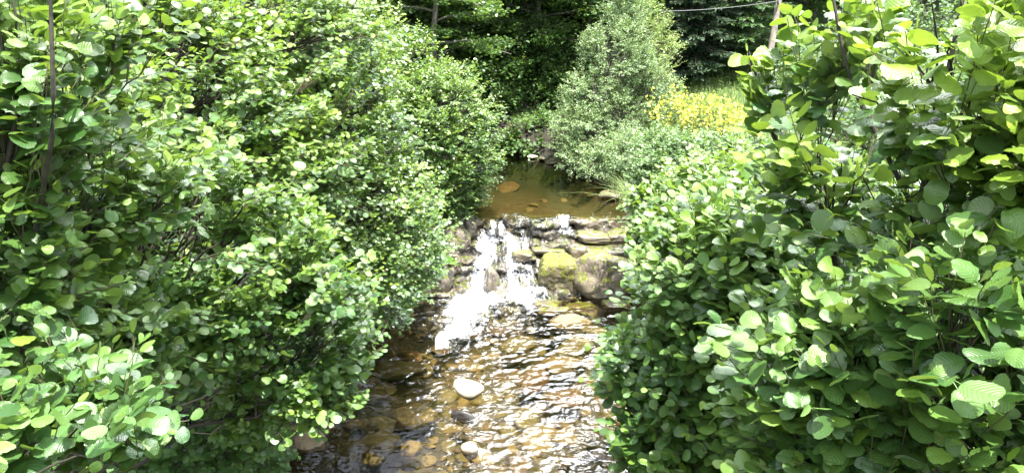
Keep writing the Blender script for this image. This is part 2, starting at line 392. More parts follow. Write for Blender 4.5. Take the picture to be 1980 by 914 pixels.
# ------------------------------------------------------------------ ledge + cascade
X0, X1 = -1.35, 2.15
def ledge_profile(x):
    """polyline (y,z) for each x, interpolated to a common set of s values"""
    notch = np.exp(-((x + .27) / .13) ** 2)                 # the gap that carries the main jet
    left = sstep(-.55, -.85, x)
    lipy = 10.02 + .10 * nz2(x, x * 0, 2.2, 61) - .05 * notch
    lipz = .735 + .02 * nz2(x, x * 0, 5, 62) - .07 * notch + .10 * left
    right = sstep(.95, 1.25, x)
    lipz = lipz + .025 * right
    sh1 = .46 + .05 * nz2(x, x * 0, 3, 63) - .10 * notch
    k = 1 + 0 * x
    pts = [
        (10.9 * k, .45 * k), (10.35 * k, .64 * k), (lipy, lipz), (lipy - .05, lipz - .04), (lipy - .11, sh1 + .10), (lipy - .15, sh1),
        (9.62 + .06 * nz2(x, x * 0, 3, 64), sh1 - .04), (9.56 + .06 * nz2(x, x * 0, 3, 64), sh1 - .12),
        (9.33 + .08 * nz2(x, x * 0, 2.5, 65), .26 + .05 * nz2(x, x * 0, 3, 66)), (9.24 + .08 * nz2(x, x * 0, 2.5, 65), .12 * k),
        (9.0 + .1 * nz2(x, x * 0, 2, 67), .06 + .03 * nz2(x, x * 0, 3, 68)), (8.92 + .1 * nz2(x, x * 0, 2, 67), -.10 * k), (8.7 * k, -.42 * k)]
    return np.stack([np.stack(p, -1) for p in pts], 1)       # (nx, npts, 2)
def ledge_points(xs, ns, s0=0., s1=1.):
    P = ledge_profile(xs); npt = P.shape[1]
    s = np.linspace(s0, s1, ns) * (npt - 1); i = np.minimum(s.astype(int), npt - 2); f = (s - i)[None, :, None]
    Q = P[:, i] * (1 - f) + P[:, i + 1] * f                    # (nx, ns, 2)
    X = np.repeat(xs[:, None], ns, 1)
    W = np.stack([X, Q[..., 0], Q[..., 1]], -1)
    # layered strata + rough breakup
    strat = .035 * np.sign(np.sin(W[..., 2] * 60 + 3 * vnoise(W * 2.5, 71))) * sstep(-.2, .3, vnoise(W * 5, 72))
    mid = sstep(0.10, .2, s / (npt - 1))[None]
    W[..., 1] += (-strat * .8 + .055 * fbm(W * 7, 73, 4)) * mid
    W[..., 2] += .040 * fbm(W * 6 + 9, 74, 4) * mid
    W[..., 0] += .02 * fbm(W * 8 + 4, 75, 2) * mid
    return W
def strip(W):
    a, b = W.shape[:2]; i = np.arange(a * b).reshape(a, b)
    return np.stack([i[:-1, :-1], i[:-1, 1:], i[1:, 1:], i[1:, :-1]], -1).reshape(-1, 4)
xs = np.arange(X0, X1, .014)
W = ledge_points(xs, 170)
# fade the ledge into the banks at both ends
me = mesh('rock_ledge', W.reshape(-1, 3), strip(W), mat=M['ledge'])
lo = link('rock_ledge', me); tag(lo, kind='structure')
# water over it
xs = np.arange(-.80, 1.75, .012); ns = 190
W = ledge_points(xs, ns, .12, .93)
g = np.gradient(W, axis=0), np.gradient(W, axis=1)
N = nrm(np.cross(g[0], g[1])); N *= np.sign(N[..., 2:3] - .3 * N[..., 1:2] + 1e-9)
# soften the surface the film follows
def blur(A, n):
    for _ in range(n):
        A = A.copy(); A[1:-1] = (A[:-2] + 2 * A[1:-1] + A[2:]) / 4; A[:, 1:-1] = (A[:, :-2] + 2 * A[:, 1:-1] + A[:, 2:]) / 4
    return A
Wb = blur(W, 5)
X = W[..., 0]; Yv = W[..., 1]; S = np.repeat(np.linspace(0, 1, ns)[None], len(xs), 0)
ppx, ppy, _ = proj(Wb.reshape(-1, 3)); ppx = ppx.reshape(X.shape); ppy = ppy.reshape(X.shape)
f = np.zeros_like(X)
def stream(xa, sa, xb, sb, wa, wb, k):
    global f
    t = np.clip((S - sa) / (sb - sa), 0, 1); xc = xa + (xb - xa) * t; w = wa + (wb - wa) * t
    on = sstep(sa - .03, sa + .02, S) * (1 - sstep(sb - .02, sb + .04, S))
    f = np.maximum(f, k * on * np.exp(-((X - xc + .04 * nz2(X, S * 3, 3, 81)) / w) ** 2))
stream(-.27, .02, -.28, .28, .05, .08, .80)       # the jet through the notch
stream(-.17, .16, -.10, .34, .06, .12, .7)
stream(-.32, .24, -.34, .50, .14, .19, .9)       # white shelf pool
stream(-.12, .26, .02, .50, .12, .12, .75)
stream(-.36, .45, -.48, 1.0, .11, .15, .95)       # main chute
stream(-.02, .45, .05, 1.0, .10, .14, .75)
stream(.18, .40, .25, 1.0, .14, .22, .55)
stream(.72, .00, .74, .34, .10, .15, .68)         # thin veil at right
stream(.10, .0, .12, .30, .12, .14, .42)
stream(.42, .0, .42, .28, .2, .2, .34)
stream(.92, .45, .88, 1.0, .05, .06, .5)
stream(.30, .85, .2, 1.0, .35, .35, .6)
stream(.16, .34, .18, 1.0, .20, .26, .50)
stream(-.05, .30, -.1, 1.0, .55, .55, .40)
stream(.2, .04, .25, .5, .5, .4, .30)
f = np.clip(f + .10 * fbm(Wb * 9, 83, 2) * (f > .15), 0, 1)
thick = .012 + .045 * f * (1 + .9 * fbm(W * 12, 82, 3))
Wc = Wb + N * thick[..., None]
Wc[:, :4, 2] = np.minimum(Wc[:, :4, 2], .745)
keepq = None
F = strip(Wc); ff = f.ravel(); F = F[(ff[F] > .05).any(1)]
uv = np.stack([X.ravel(), (S * 2.0).ravel()], -1)
used = np.zeros(Wc.shape[0] * ns, bool); used[F.ravel()] = True; rm = np.cumsum(used) - 1
me = mesh('waterfall', Wc.reshape(-1, 3)[used], rm[F], uv=uv[used], mat=M['cascade'], attrs={'foam': ff[used]})
tag(link('waterfall', me), kind='structure')
# spray droplets
rng = np.random.default_rng(5)
def ico_small():
    V = np.array([[0, 0, 1], [0, 0, -1], [1, 0, 0], [-1, 0, 0], [0, 1, 0], [0, -1, 0]], float)
    F = np.array([[0, 2, 4], [0, 4, 3], [0, 3, 5], [0, 5, 2], [1, 4, 2], [1, 3, 4], [1, 5, 3], [1, 2, 5]]); return V, F
tv, tf = ico_small(); pts = []
cand = Wc.reshape(-1, 3)[(ff > .5) & (Wc.reshape(-1, 3)[:, 2] < .55)]; pick = cand[rng.integers(0, len(cand), 700)]
pts.append(pick + rng.normal(0, .022, pick.shape) + [0, -.03, .03])
for (a, b, r, n) in [((925, 545), (885, 640), 0.13, 700), ((945, 572), (1025, 582), 0.06, 180), ((850, 552), (900, 552), .06, 120)]:
    t = rng.random(n)[:, None]; A = np.array(pz(*a)); B = np.array(pz(*b)); q = A * (1 - t) + B * t + rng.normal(0, r, (n, 2))
    pts.append(np.c_[q, np.abs(rng.normal(.01, .035, n)) + .012])
pts = np.concatenate(pts); sz = rng.uniform(.0025, .007, len(pts)) * rng.uniform(.6, 1.3, len(pts))
V = (pts[:, None] + tv[None] * sz[:, None, None] * np.array([1, 1, 1.2])).reshape(-1, 3)
F = (tf[None] + np.arange(len(pts))[:, None, None] * 6).reshape(-1, 3)
fm = simple_mat('spray_drops', (.86, .9, .92), (.9, .92, .93), 5, .3, .0, .001)
tag(link('spray', mesh('spray', V, F, mat=fm)), 'white spray and droplets thrown up where the cascade hits the pool', 'spray', kind='stuff')

# ------------------------------------------------------------------ rocks
def icosphere(n):
    import bmesh
    bm = bmesh.new(); bmesh.ops.create_icosphere(bm, subdivisions=n, radius=1)
    V = np.array([v.co[:] for v in bm.verts]); F = np.array([[v.index for v in f.verts] for f in bm.faces]); bm.free(); return V, F
ICO = {n: icosphere(n) for n in (3, 4, 5)}
def rock(seed, dims, facets=10, sub=4, rough=.06, mat=None, flat=0.0, soft=.12, boxy=0.0):
    r = np.random.default_rng(seed); V, F = ICO[sub]
    D = nrm(r.normal(size=(facets, 3))); h = r.uniform(.62, 1.0, facets)
    if flat: D = np.concatenate([D, [[0.05, -.05, 1], [0, 0, -1]]]); h = np.append(h, [1 - flat, 1 - flat])
    if boxy:
        ax = np.array([[1, 0, 0], [-1, 0, 0], [0, 1, 0], [0, -1, 0], [0, 0, 1], [0, 0, -1]], float) + r.normal(0, .13, (6, 3))
        D = np.concatenate([ax, D[:4]]); h = np.concatenate([r.uniform(.70, .84, 6), r.uniform(.98, 1.12, 4)])
    q = V @ nrm(D).T; rad = h[None] / np.maximum(q, 1e-3)
    rad = -soft * np.log(np.exp(-np.minimum(rad, 3) / soft).sum(1) + np.exp(-1.12 / soft))
    P = V * rad[:, None]
    P = P * (1 + rough * fbm(V * 2.2 + seed, seed, 4)[:, None] + rough * .35 * fbm(V * 8 + seed, seed + 5, 3)[:, None])
    return mesh('rock', P * np.array(dims), F, mat=mat)
def put(name, me, loc, rz, label, cat, group=None, tilt=(0, 0)):
    o = link(name, me, loc=tuple(loc)); o.rotation_euler = (tilt[0], tilt[1], rz); return tag(o, label, cat, group)

p = atZ(908, 750, .06); put('stone', rock(11, (.175, .135, .12), 7, rough=.04, mat=M['white'], soft=.2), p, -.25, 'large pale rounded stone standing out of the stream', 'stone')
p = atZ(908, 868, .02); put('stone', rock(12, (.085, .085, .085), 6, rough=.05, mat=M['white'], soft=.2), p, .3, 'small pale stone in the stream nearest the viewer', 'stone')
p = atZ(898, 806, -.01); put('stone', rock(13, (.13, .06, .07), 8, mat=M['black']), p, -.4, 'black wet stone breaking the water between the two pale stones', 'stone')
p = atZ(1080, 530, .26); put('boulder', rock(21, (.34, .28, .37), 9, 5, .09, M['mossrock'], 0, .09, 1), (p[0], 9.22, .20), .05, 'moss covered yellow green boulder in the middle of the waterfall', 'boulder')
p = atZ(1165, 535, .24); put('boulder', rock(22, (.46, .36, .37), 9, 5, .08, M['brownrock'], 0, .05, 1), (p[0] + .02, 9.28, .18), -.1, 'broad brown boulder at the right foot of the waterfall', 'boulder')
p = atZ(1120, 505, .45); put('boulder', rock(23, (.14, .14, .16), 8, 4, .09, M['ledge'], 0, .05, 1), (p[0], 9.4, .43), .6, 'small grey boulder wedged between the mossy and brown boulders', 'boulder')
p = atZ(950, 525, .2); put('boulder', rock(24, (.11, .16, .24), 8, 4, .07, M['ledge']), (p[0], 9.15, .10), .2, 'dark wet boulder splitting the white water of the cascade', 'boulder')
p = atZ(800, 520, .3); put('boulder', rock(25, (.34, .36, .36), 9, 5, .08, M['ledge']), (p[0] + .2, 9.3, .22), .7, 'dark mossy boulder on the left bank beside the falls', 'boulder')
p = atZ(860, 470, .6); put('boulder', rock(26, (.30, .30, .30), 9, 5, .08, M['ledge']), (p[0] + .05, 9.85, .52), .2, 'dark boulder at the upper left corner of the falls', 'boulder')
p = atZ(790, 572, .05); put('stone', rock(27, (.13, .10, .09), 8, 4, .06, M['red']), p, .2, 'rust red stone on the left bank below the falls', 'stone')
p = atZ(835, 548, .05); put('stone', rock(28, (.16, .12, .10), 8, 4, .06, M['ledge']), p, .2, 'grey wet stone at the left foot of the cascade', 'stone')
slabs = [(1150, 452, .55, .26, .16, .06, 9.75, 'tan layered rock block at the top right of the falls'), (1200, 455, .55, .22, .2, .08, 9.8, 'brown rock block at the right end of the waterfall lip'),
         (1140, 478, .45, .30, .14, .035, 9.55, 'long thin rock slab lying above the brown boulder'), (1205, 482, .45, .30, .16, .05, 9.5, 'dark brown slab right of the falls under the leaves'),
         (1060, 478, .42, .24, .12, .04, 9.58, 'wet flat slab above the mossy boulder'), (1010, 490, .38, .18, .14, .07, 9.5, 'wet grey slab left of the mossy boulder'),
         (1060, 588, -.02, .2, .12, .035, None, 'flat stone plate in the water below the mossy boulder'), (1120, 592, -.03, .2, .10, .035, None, 'thin stone plate below the gap between the boulders'),
         (1190, 590, -.02, .2, .12, .035, None, 'stone plate below the brown boulder at the right bank'), (1075, 600, -.02, .22, .08, .03, None, 'narrow tilted plate behind the ochre slab')]
for k, (px, py, z, a, b, c, Y, lab) in enumerate(slabs):
    p = atZ(px, py, z)
    if Y: p = np.array([p[0], Y, z])
    put('rock_slab', rock(40 + k, (a * 1.15, b * 1.1, c * 1.1), 9, 4, .12, M['slab'], 0, .035, 1), p, .15 * math.sin(k * 2.1), lab, 'rock slab', 'rock slabs of the ledge', (.05 * math.sin(k), .08 * math.cos(k * 3)))
sub = [(1105, 622, -.03, .24, .17, .05, 'bed1', 'large flat ochre slab just under the water right of the foam'), (1112, 668, -.05, .28, .18, .06, 'bed2', 'pale brown slab under the ripples below the ochre slab'),
       (1150, 640, -.06, .15, .12, .05, 'bed2', 'small olive slab under water beside the ochre slab'), (1040, 730, -.16, .12, .34, .09, 'red', 'long rust brown stone ridge on the bed right of the pale stone'),
       (1080, 700, -.10, .22, .2, .07, 'bed1', 'tan submerged slab with a square front edge'), (1000, 668, -.15, .24, .16, .07, 'bed2', 'olive submerged stone right of the foam tail'),
       (795, 690, -.24, .16, .10, .06, 'red', 'orange brown submerged stone left of the foam'), (770, 715, -.25, .34, .2, .08, 'bed2', 'large greenish submerged stone in the left shade'),
       (800, 800, -.14, .24, .2, .1, 'bed1', 'broad ochre submerged boulder left of the black stone'), (725, 868, -.12, .30, .16, .12, 'bed2', 'long olive boulder lying under the water at the lower left'),
       (735, 828, -.12, .18, .17, .11, 'bed2', 'rounded olive stone behind the long olive boulder'), (700, 822, -.2, .2, .1, .06, 'bed1', 'flat tan stone near the left bank at the bottom'),
       (790, 868, -.1, .12, .1, .07, 'bed1', 'small light tan stone right of the long olive boulder'), (1090, 770, -.15, .2, .16, .1, 'red', 'rusty stone under the glittering ripples')]
for k, (px, py, z, a, b, c, mt, lab) in enumerate(sub):
    put('submerged_stone', rock(60 + k, (a, b, c), 8, 4, .10, M[mt], .1, .05), atZ(px, py, z), .6 * math.sin(k * 1.7), lab, 'stone', 'large stones under the water')
# many smaller stones on the bed
rg = random.Random(4)
base = [rock(100 + k, (1, 1, 1), 7 + k % 4, 3, .10, None, .05) for k in range(9)]
variants = []
for k, b in enumerate(base):
    for mt in ('bed1', 'bed2', 'bed3'):
        c = b.copy(); c.materials.clear(); c.materials.append(M[mt]); variants.append(c)
n = 0; tries = 0; placed = []
while n < 280 and tries < 20000:
    tries += 1
    px = rg.uniform(540, 1250); py = rg.uniform(600, 930) if rg.random() < .93 else rg.uniform(310, 410)
    up = py < 450; p = atZ(px, py, .45 if up else -.25)
    gz, e = ground_z(p[0], p[1])
    if e > -.05: continue
    s = rg.choice([.05, .07, .09, .12, .16, .2]) * (1.2 if up else 1)
    if any((p[0] - q[0]) ** 2 + (p[1] - q[1]) ** 2 < (.62 * (s + q[2])) ** 2 for q in placed): continue
    placed.append((p[0], p[1], s))
    o = link('bed_stone', rg.choice(variants), loc=(p[0], p[1], float(gz) + s * .06)); o.scale = (s, s * rg.uniform(.5, .9), s * rg.uniform(.22, .45))
    o.rotation_euler = (rg.uniform(-.15, .15), rg.uniform(-.15, .15), rg.uniform(0, 6.28))
    if up: tag(o, 'brown stone on the bed of the upper pool above the falls', 'stone', 'stones on the bed of the upper pool')
    else: tag(o, 'brown stone on the stream bed below the falls', 'stone', 'stones on the bed of the lower stream')
    n += 1
# stones at far end of pool
for k, (px, py, s, lab) in enumerate([(1030, 303, .09, 'pale stone at the far end of the upper pool'), (1072, 312, .17, 'rounded grey pink stone under the silver tree at the far bank'), (1048, 306, .1, 'small grey stone between two larger ones at the far bank'), (1180, 378, .2, 'flat pinkish stone at the right edge of the upper pool')]):
    put('stone', rock(150 + k, (s, s * .7, s * .35), 8, 3, .05, M['slab'] if k else M['white']), atZ(px, py, .78), k, lab, 'stone')

# ------------------------------------------------------------------ leaves, twigs
def leaf_template(kind):
    if kind == 'near': nu, nv = 9, 12
    elif kind == 'mid': nu, nv = 5, 6
    elif kind == 'low': nu, nv = 3, 4
    else:                                                    # 'far' and 'narrow': folded hexagon, 2 quads
        w = .40 if kind == 'far' else .17
        V = np.array([[0, 0, 0], [0, 1, -.06], [-w, .32, .08], [-w * .85, .75, .05], [w, .32, .08], [w * .85, .75, .05]])
        uv = np.array([[.5, 0], [.5, 1], [0, .3], [0, .8], [1, .3], [1, .8]])
        return V, np.array([[0, 1, 3, 2], [0, 4, 5, 1]]), uv
    v = .5 - .5 * np.cos(np.linspace(0, math.pi, nv)); u = np.linspace(-1, 1, nu)
    if kind == 'near': u = np.sign(u) * np.abs(u) ** .85
    U, Vv = np.meshgrid(u, v)
    w = .47 * np.sqrt(np.clip(1 - (2 * Vv - 1) ** 2, 0, 1)) ** .85 * (.86 + .28 * Vv)
    if kind == 'near':
        w = w * (1 + .028 * np.cos(np.arange(nv) * math.pi)[:, None] * (np.abs(U) > .9))
    X = w * U; Y = Vv - .05 * (1 - np.abs(U)) * sstep(.85, 1, Vv)
    Z = .13 * np.abs(X) - .28 * (Vv - .3) ** 2 - .18 * X ** 2 * 2
    if kind != 'low': Z = Z + .018 * np.sin(Vv * 21 + 1.5 * np.sign(U)) * np.abs(U)
    V = np.stack([X, Y, Z], -1).reshape(-1, 3); uv = np.stack([U * .5 + .5, Vv], -1).reshape(-1, 2)
    F = strip(np.zeros((nv, nu, 3)))
    if kind in ('near', 'mid'):
        k = len(V); V = np.concatenate([V, [[-.014, -.30, .02], [.014, -.30, .02], [-.012, .02, 0.002], [.012, .02, .002]]])
        uv = np.concatenate([uv, [[.5, 0]] * 4]); F = np.concatenate([F, [[k, k + 1, k + 3, k + 2]]])
    return V, F, uv
TPL = {k: leaf_template(k) for k in ('near', 'mid', 'low', 'far', 'narrow')}

def leaves_mesh(name, P, D, Nn, size, tint, kind, mat, rng):
    V, F, uv = TPL[kind]
    Y = nrm(D); Xa = nrm(np.cross(Y, Nn)); Z = np.cross(Xa, Y)
    n = len(P); wx = rng.uniform(.78, 1.12, n); cz = rng.uniform(-.8, 2.4, n); sk = rng.normal(0, .16, n); tw_ = rng.normal(0, .35, n)
    off = .30 if kind in ('near', 'mid') else .1
    T = (P[:, None] + size[:, None, None] * ((V[None, :, 0] * wx[:, None] + sk[:, None] * (V[None, :, 1] ** 2))[..., None] * Xa[:, None]
         + (V[None, :, 1] + off)[..., None] * Y[:, None] + (V[None, :, 2] * cz[:, None] + tw_[:, None] * V[None, :, 0] * V[None, :, 1])[..., None] * Z[:, None]))
    FF = (F[None] + (np.arange(n) * len(V))[:, None, None]).reshape(-1, F.shape[1])
    return mesh(name, T.reshape(-1, 3), FF, uv=np.tile(uv, (n, 1)), tint=np.repeat(tint, len(V), 0), mat=mat)

def tubes_mesh(name, lines, mat, sides=5):
    """lines: list of (pts (k,3), r0, r1)"""
    byk = {}
    for p, r0, r1 in lines: byk.setdefault(len(p), []).append((p, r0, r1))
    VV, FF, off = [], [], 0
    for k, L in byk.items():
        P = np.array([l[0] for l in L]); r0 = np.array([l[1] for l in L]); r1 = np.array([l[2] for l in L])
        T = nrm(np.gradient(P, axis=1)); ref = np.where(np.abs(T[..., 2:3]) > .9, np.array([1., 0, 0]), np.array([0, 0, 1.]))
        A = nrm(np.cross(T, ref)); B = np.cross(T, A)
        R = r0[:, None] + (r1 - r0)[:, None] * np.linspace(0, 1, k)[None]
        th = np.arange(sides) * 2 * math.pi / sides
        V = P[:, :, None] + R[:, :, None, None] * (np.cos(th)[None, None, :, None] * A[:, :, None] + np.sin(th)[None, None, :, None] * B[:, :, None])
        VV.append(V.reshape(-1, 3))
        i = np.arange(len(L) * k * sides).reshape(len(L), k, sides); j = np.roll(i, -1, 2)
        FF.append(np.stack([i[:, :-1], j[:, :-1], j[:, 1:], i[:, 1:]], -1).reshape(-1, 4) + off); off += V.size // 3
    return mesh(name, np.concatenate(VV), np.concatenate(FF), mat=mat)

def bez(a, b, c, k, rng, wob=.03):
    t = np.linspace(0, 1, k)[:, None]; P = (1 - t) ** 2 * a + 2 * t * (1 - t) * b + t * t * c
    L = np.linalg.norm(c - a); w = rng.normal(0, wob * L, (k, 3)); w[0] = 0; w[-1] = 0
    return P + w

SHOOT = [0.0]
def sample_shell(blobs, n, rng, lo, hi, core=.62):
    B = np.array(blobs, float); area = (B[:, 3] * B[:, 4] + B[:, 3] * B[:, 5] + B[:, 4] * B[:, 5]); pr = area / area.sum()
    out = []; tot = 0
    while tot < n:
        k = rng.choice(len(B), n * 2, p=pr); d = nrm(rng.normal(size=(n * 2, 3)))
        r = rng.uniform(lo, hi, n * 2) * (1 + .34 * fbm(d * 2.3 + k[:, None] * 7, 3, 3))
        r = np.where(rng.random(n * 2) < SHOOT[0], rng.uniform(1.0, 1.34, n * 2), r)
        p = B[k, :3] + B[k, 3:] * d * r[:, None]
        q = np.sqrt((((p[:, None] - B[None, :, :3]) / B[None, :, 3:]) ** 2).sum(2)); q[np.arange(len(k)), k] = 9
        ok = q.min(1) > core
        gz, e = ground_z(p[:, 0], p[:, 1]); ok &= p[:, 2] > np.maximum(gz, 0) + .12
        # thin what no camera near here can see
        px, py, dd = proj(p); outside = (px < -250) | (px > 2180) | (py > 1120) | (py < -330) | (dd < .55)
        ok &= ~(outside & (rng.random(len(p)) < .82)) & (np.linalg.norm(p - CAM, axis=1) > .85)
        back = d[:, 1] > .35
        ok &= ~(back & (rng.random(len(p)) < .45))
        out.append(p[ok]); tot += ok.sum()
        if len(out) > 40: break
    return np.concatenate(out)[:n]

def plant(name, label, cat, base, blobs, twigs, leaf=.07, kind='mid', mat='alder', stems=5, r0=.02, seed=1, per=(6, 9), up=1.15, jit=.42, shoots=.16,
          young=.25, spread=None, group=None, bark='bark', stem_pts=None, branch_f=7, twl=.24, lo=.72, crown='foliage', trunk='stem', tone=0., gap=.24, gapf=3.2, twig_mat='twig', core=.62):
    rng = np.random.default_rng(seed); base = np.array(base, float)
    gz, _ = ground_z(base[0], base[1]); base[2] = float(gz) - .05
    SHOOT[0] = shoots; tips = sample_shell(blobs, twigs, rng, lo, 1.05, core); SHOOT[0] = 0.0
    if gap > 0:                                             # open up clumps so what is behind shows through
        g_ = fbm(tips * gapf, seed + 9, 2); tips = tips[g_ > np.quantile(g_, gap)]
    B = np.array(blobs)
    # main stems
    lines = []; nodes = []; 
    if stem_pts is None:
        tgt = []
        order = [i % len(B) for i in range(stems)]
        for i in order: tgt.append(B[i, :3] + rng.normal(0, .3, 3) * B[i, 3:] + [0, 0, B[i, 5] * .35])
    else: tgt = []
    paths = []
    for t in tgt:
        st = base + np.append(rng.normal(0, .06 if stems > 1 else .0, 2), 0)
        mid_ = (st * .62 + t * .38); mid_[2] = st[2] + (t[2] - st[2]) * .62
        paths.append(bez(st, mid_, t, 12, rng, .012))
    for sp_ in (stem_pts or []):
        sp_ = np.array([base] + [np.array(q) for q in sp_]); tt = np.linspace(0, len(sp_) - 1, 16); ii = np.minimum(tt.astype(int), len(sp_) - 2); fr = (tt - ii)[:, None]
        paths.append(sp_[ii] * (1 - fr) + sp_[ii + 1] * fr)
    for P in paths:
        lines.append((P, r0, r0 * .25)); nodes += list(P[2:])
    def attach(targets, k, ra, rb, wob, store, rebuild=400):
        nonlocal nodes
        db = np.linalg.norm(targets - base, axis=1); res = []
        kd = None
        for c, i in enumerate(np.argsort(db)):
            if kd is None or (store and c % rebuild == 0):
                kd = kdtree.KDTree(len(nodes))
                for q, nd in enumerate(nodes): kd.insert(nd, q)
                kd.balance()
            t = targets[i]; best = None
            for co, idx, dist in kd.find_n(Vector(t - (t - base) * .06), 6):
                a = np.array(co); sc = dist + .9 * max(0, np.linalg.norm(a - base) - db[i] * .97) + .4 * max(0, a[2] - t[2])
                if best is None or sc < best[0]: best = (sc, a)
            a = best[1]; L = np.linalg.norm(t - a)
            outd = nrm(a - base + np.array([0, 0, .5]))
            P = bez(a, a + (t - a) * .5 + outd * L * .18, t, k, rng, wob)
            lines.append((P, ra * (.6 + .5 * min(1.5, L)), rb)); res.append(P)
            if store: nodes += list(P[1:])
        return res
    nb = max(8, len(tips) // branch_f)
    inner = sample_shell(blobs, nb, rng, .30, .72, .0)
    thick_lines = None
    attach(inner, 6, r0 * .38, r0 * .14, .03, True, 60)
    nthick = len(lines)
    tw = attach(tips, 4, max(.0022, r0 * .10), .0012, .03, False)
    if not len(tw): return
    # leaves
    TP = np.array(tw); a = TP[:, 1]; b = TP[:, 2]; c = TP[:, 3]
    cnt = rng.integers(per[0], per[1] + 1, len(TP)); mx = cnt.max()
    Ps, Ds, Ns, Sz, Ti = [], [], [], [], []
    cen = B[:, :3]
    q = np.sqrt((((c[:, None] - B[None, :, :3]) / B[None, :, 3:]) ** 2).sum(2)); kk = q.argmin(1)
    outn = nrm((c - B[kk, :3]) / B[kk, 3:])
    seglen = np.linalg.norm(c - b, axis=1) + np.linalg.norm(b - a, axis=1)
    L = np.minimum(seglen, twl)
    clump = fbm(c * 2.2, seed + 3, 2)
    for i in range(mx):
        on = i < cnt; f_ = i / np.maximum(cnt - 1, 1)       # 0 = tip
        s = f_ * L; lb = np.linalg.norm(c - b, axis=1)
        in2 = s > lb
        p = np.where(in2[:, None], b + (a - b) * ((s - lb) / np.maximum(np.linalg.norm(a - b, axis=1), 1e-3))[:, None].clip(0, 1), c + (b - c) * (s / np.maximum(lb, 1e-3))[:, None].clip(0, 1))
        td = nrm(c - b)
        side = nrm(np.cross(td, np.array([0, 0, 1.]) + rng.normal(0, .15, td.shape))) * (1 if i % 2 else -1)
        dirv = td * (.9 if i == 0 else .45) + side * (0.25 if i == 0 else .9) + rng.normal(0, .28, td.shape) + outn * .15
        dirv[:, 2] -= .10
        nn = np.array([0, 0, 1.]) * up + SUN * .25 + outn * .2 + rng.normal(0, jit, td.shape)
        if spread is not None: p = p + rng.normal(0, 1, p.shape) * np.array(spread)
        m_ = on
        Ps.append(p[m_]); Ds.append(dirv[m_]); Ns.append(nn[m_])
        Sz.append((leaf * rng.uniform(.68, 1.2, len(c)) * (.62 if i == 0 else (.85 if i == 1 else 1.0)))[m_])
        yv = young * (1.3 - f_) * (.55 + .9 * (outn[:, 2] > .15)) + .25 * clump * young / .25 * .5 + rng.normal(0, .12, len(c))
        if i > 0: yv = yv - .05
        yv = yv + (rng.random(len(c)) < .015) * .6
        Ti.append(np.stack([np.clip(rng.normal(.45 + tone, .25, len(c)) + .35 * clump, 0, 1), np.clip(yv, 0, 1), rng.random(len(c))], -1)[m_])
    P = np.concatenate(Ps); D = np.concatenate(Ds); Nn = np.concatenate(Ns); Sz = np.concatenate(Sz); Ti = np.concatenate(Ti)
    ok = np.linalg.norm(P - CAM, axis=1) > .80
    P, D, Nn, Sz, Ti = P[ok], D[ok], Nn[ok], Sz[ok], Ti[ok]
    root = empty(name, tuple(base), label, cat, group); bo = tuple(-base)
    link(trunk, tubes_mesh(trunk, lines[:nthick], M[bark], 6), root, bo)
    link('twig', tubes_mesh('twig', lines[nthick:], M[twig_mat], 3), root, bo)['kind'] = 'stuff'
    link(crown, leaves_mesh(crown, P, D, Nn, Sz, Ti, kind, M[mat], rng), root, bo)
    print('PLANT', label[:40], 'twigs', len(TP), 'leaves', len(P))
    return root

G = 'alder shrubs on the left bank'
# --- left bank
plant('alder_shrub', 'alder with the largest bright lobed leaves at the lower left corner', 'shrub', (-1.7, 1.3, 0),
      [blob(60, 860, 1.55, 230, 150, .30), blob(-120, 780, 1.7, 200, 170, .35), blob(200, 760, 1.9, 120, 70, .2), blob(230, 850, 1.75, 100, 50, .15)], 284, .051, 'near', 'alder_deep', 3, .014, 11, (6, 10), young=.18, up=.9, lo=.3)
plant('alder_shrub', 'tall alder sapling with upright dark stem at the far left edge', 'shrub', (-1.9, 2.2, 0),
      [blob(60, 100, 2.1, 260, 190, .40), blob(-60, 380, 2.1, 240, 200, .4), blob(180, 330, 2.6, 190, 170, .35), blob(40, 560, 2.3, 170, 120, .3)], 873, .048, 'near', 'alder', 2, .014, 12, (7, 11), young=.34, up=.9,
      stem_pts=[[atD(20, 900, 2.9), atD(50, 560, 2.2), atD(105, 240, 1.75), atD(96, -60, 1.7)], [atD(-60, 700, 2.2), atD(30, 230, 1.9), atD(-20, -40, 1.9)]], lo=.45)
plant('alder_shrub', 'broad alder with overhanging branches reaching down to the dark water', 'shrub', (-3.0, 3.6, 0),
      [blob(300, 420, 3.5, 250, 170, .6), blob(460, 530, 3.7, 230, 130, .5), blob(180, 620, 3.2, 240, 110, .5), blob(560, 640, 3.9, 145, 110, .4), blob(610, 750, 3.9, 75, 55, .3), blob(520, 770, 4.1, 80, 45, .3), blob(330, 660, 3.5, 150, 60, .4), blob(20, 700, 3.0, 200, 130, .5)],
      3402, .046, 'mid', 'alder', 7, .022, 13, (7, 11), young=.24, up=.95, lo=.6,
      )
plant('alder_shrub', 'dense sunlit alder filling the upper left of the bank', 'shrub', (-4.2, 5.0, 0),
      [blob(330, 180, 4.6, 270, 190, .9), blob(500, 60, 5.6, 240, 120, 1.0), blob(180, 40, 4.6, 260, 150, .9), blob(520, 300, 4.9, 170, 170, .8)],
      4698, .043, 'mid', 'alder', 7, .03, 14, (7, 11), young=.36, up=.9)
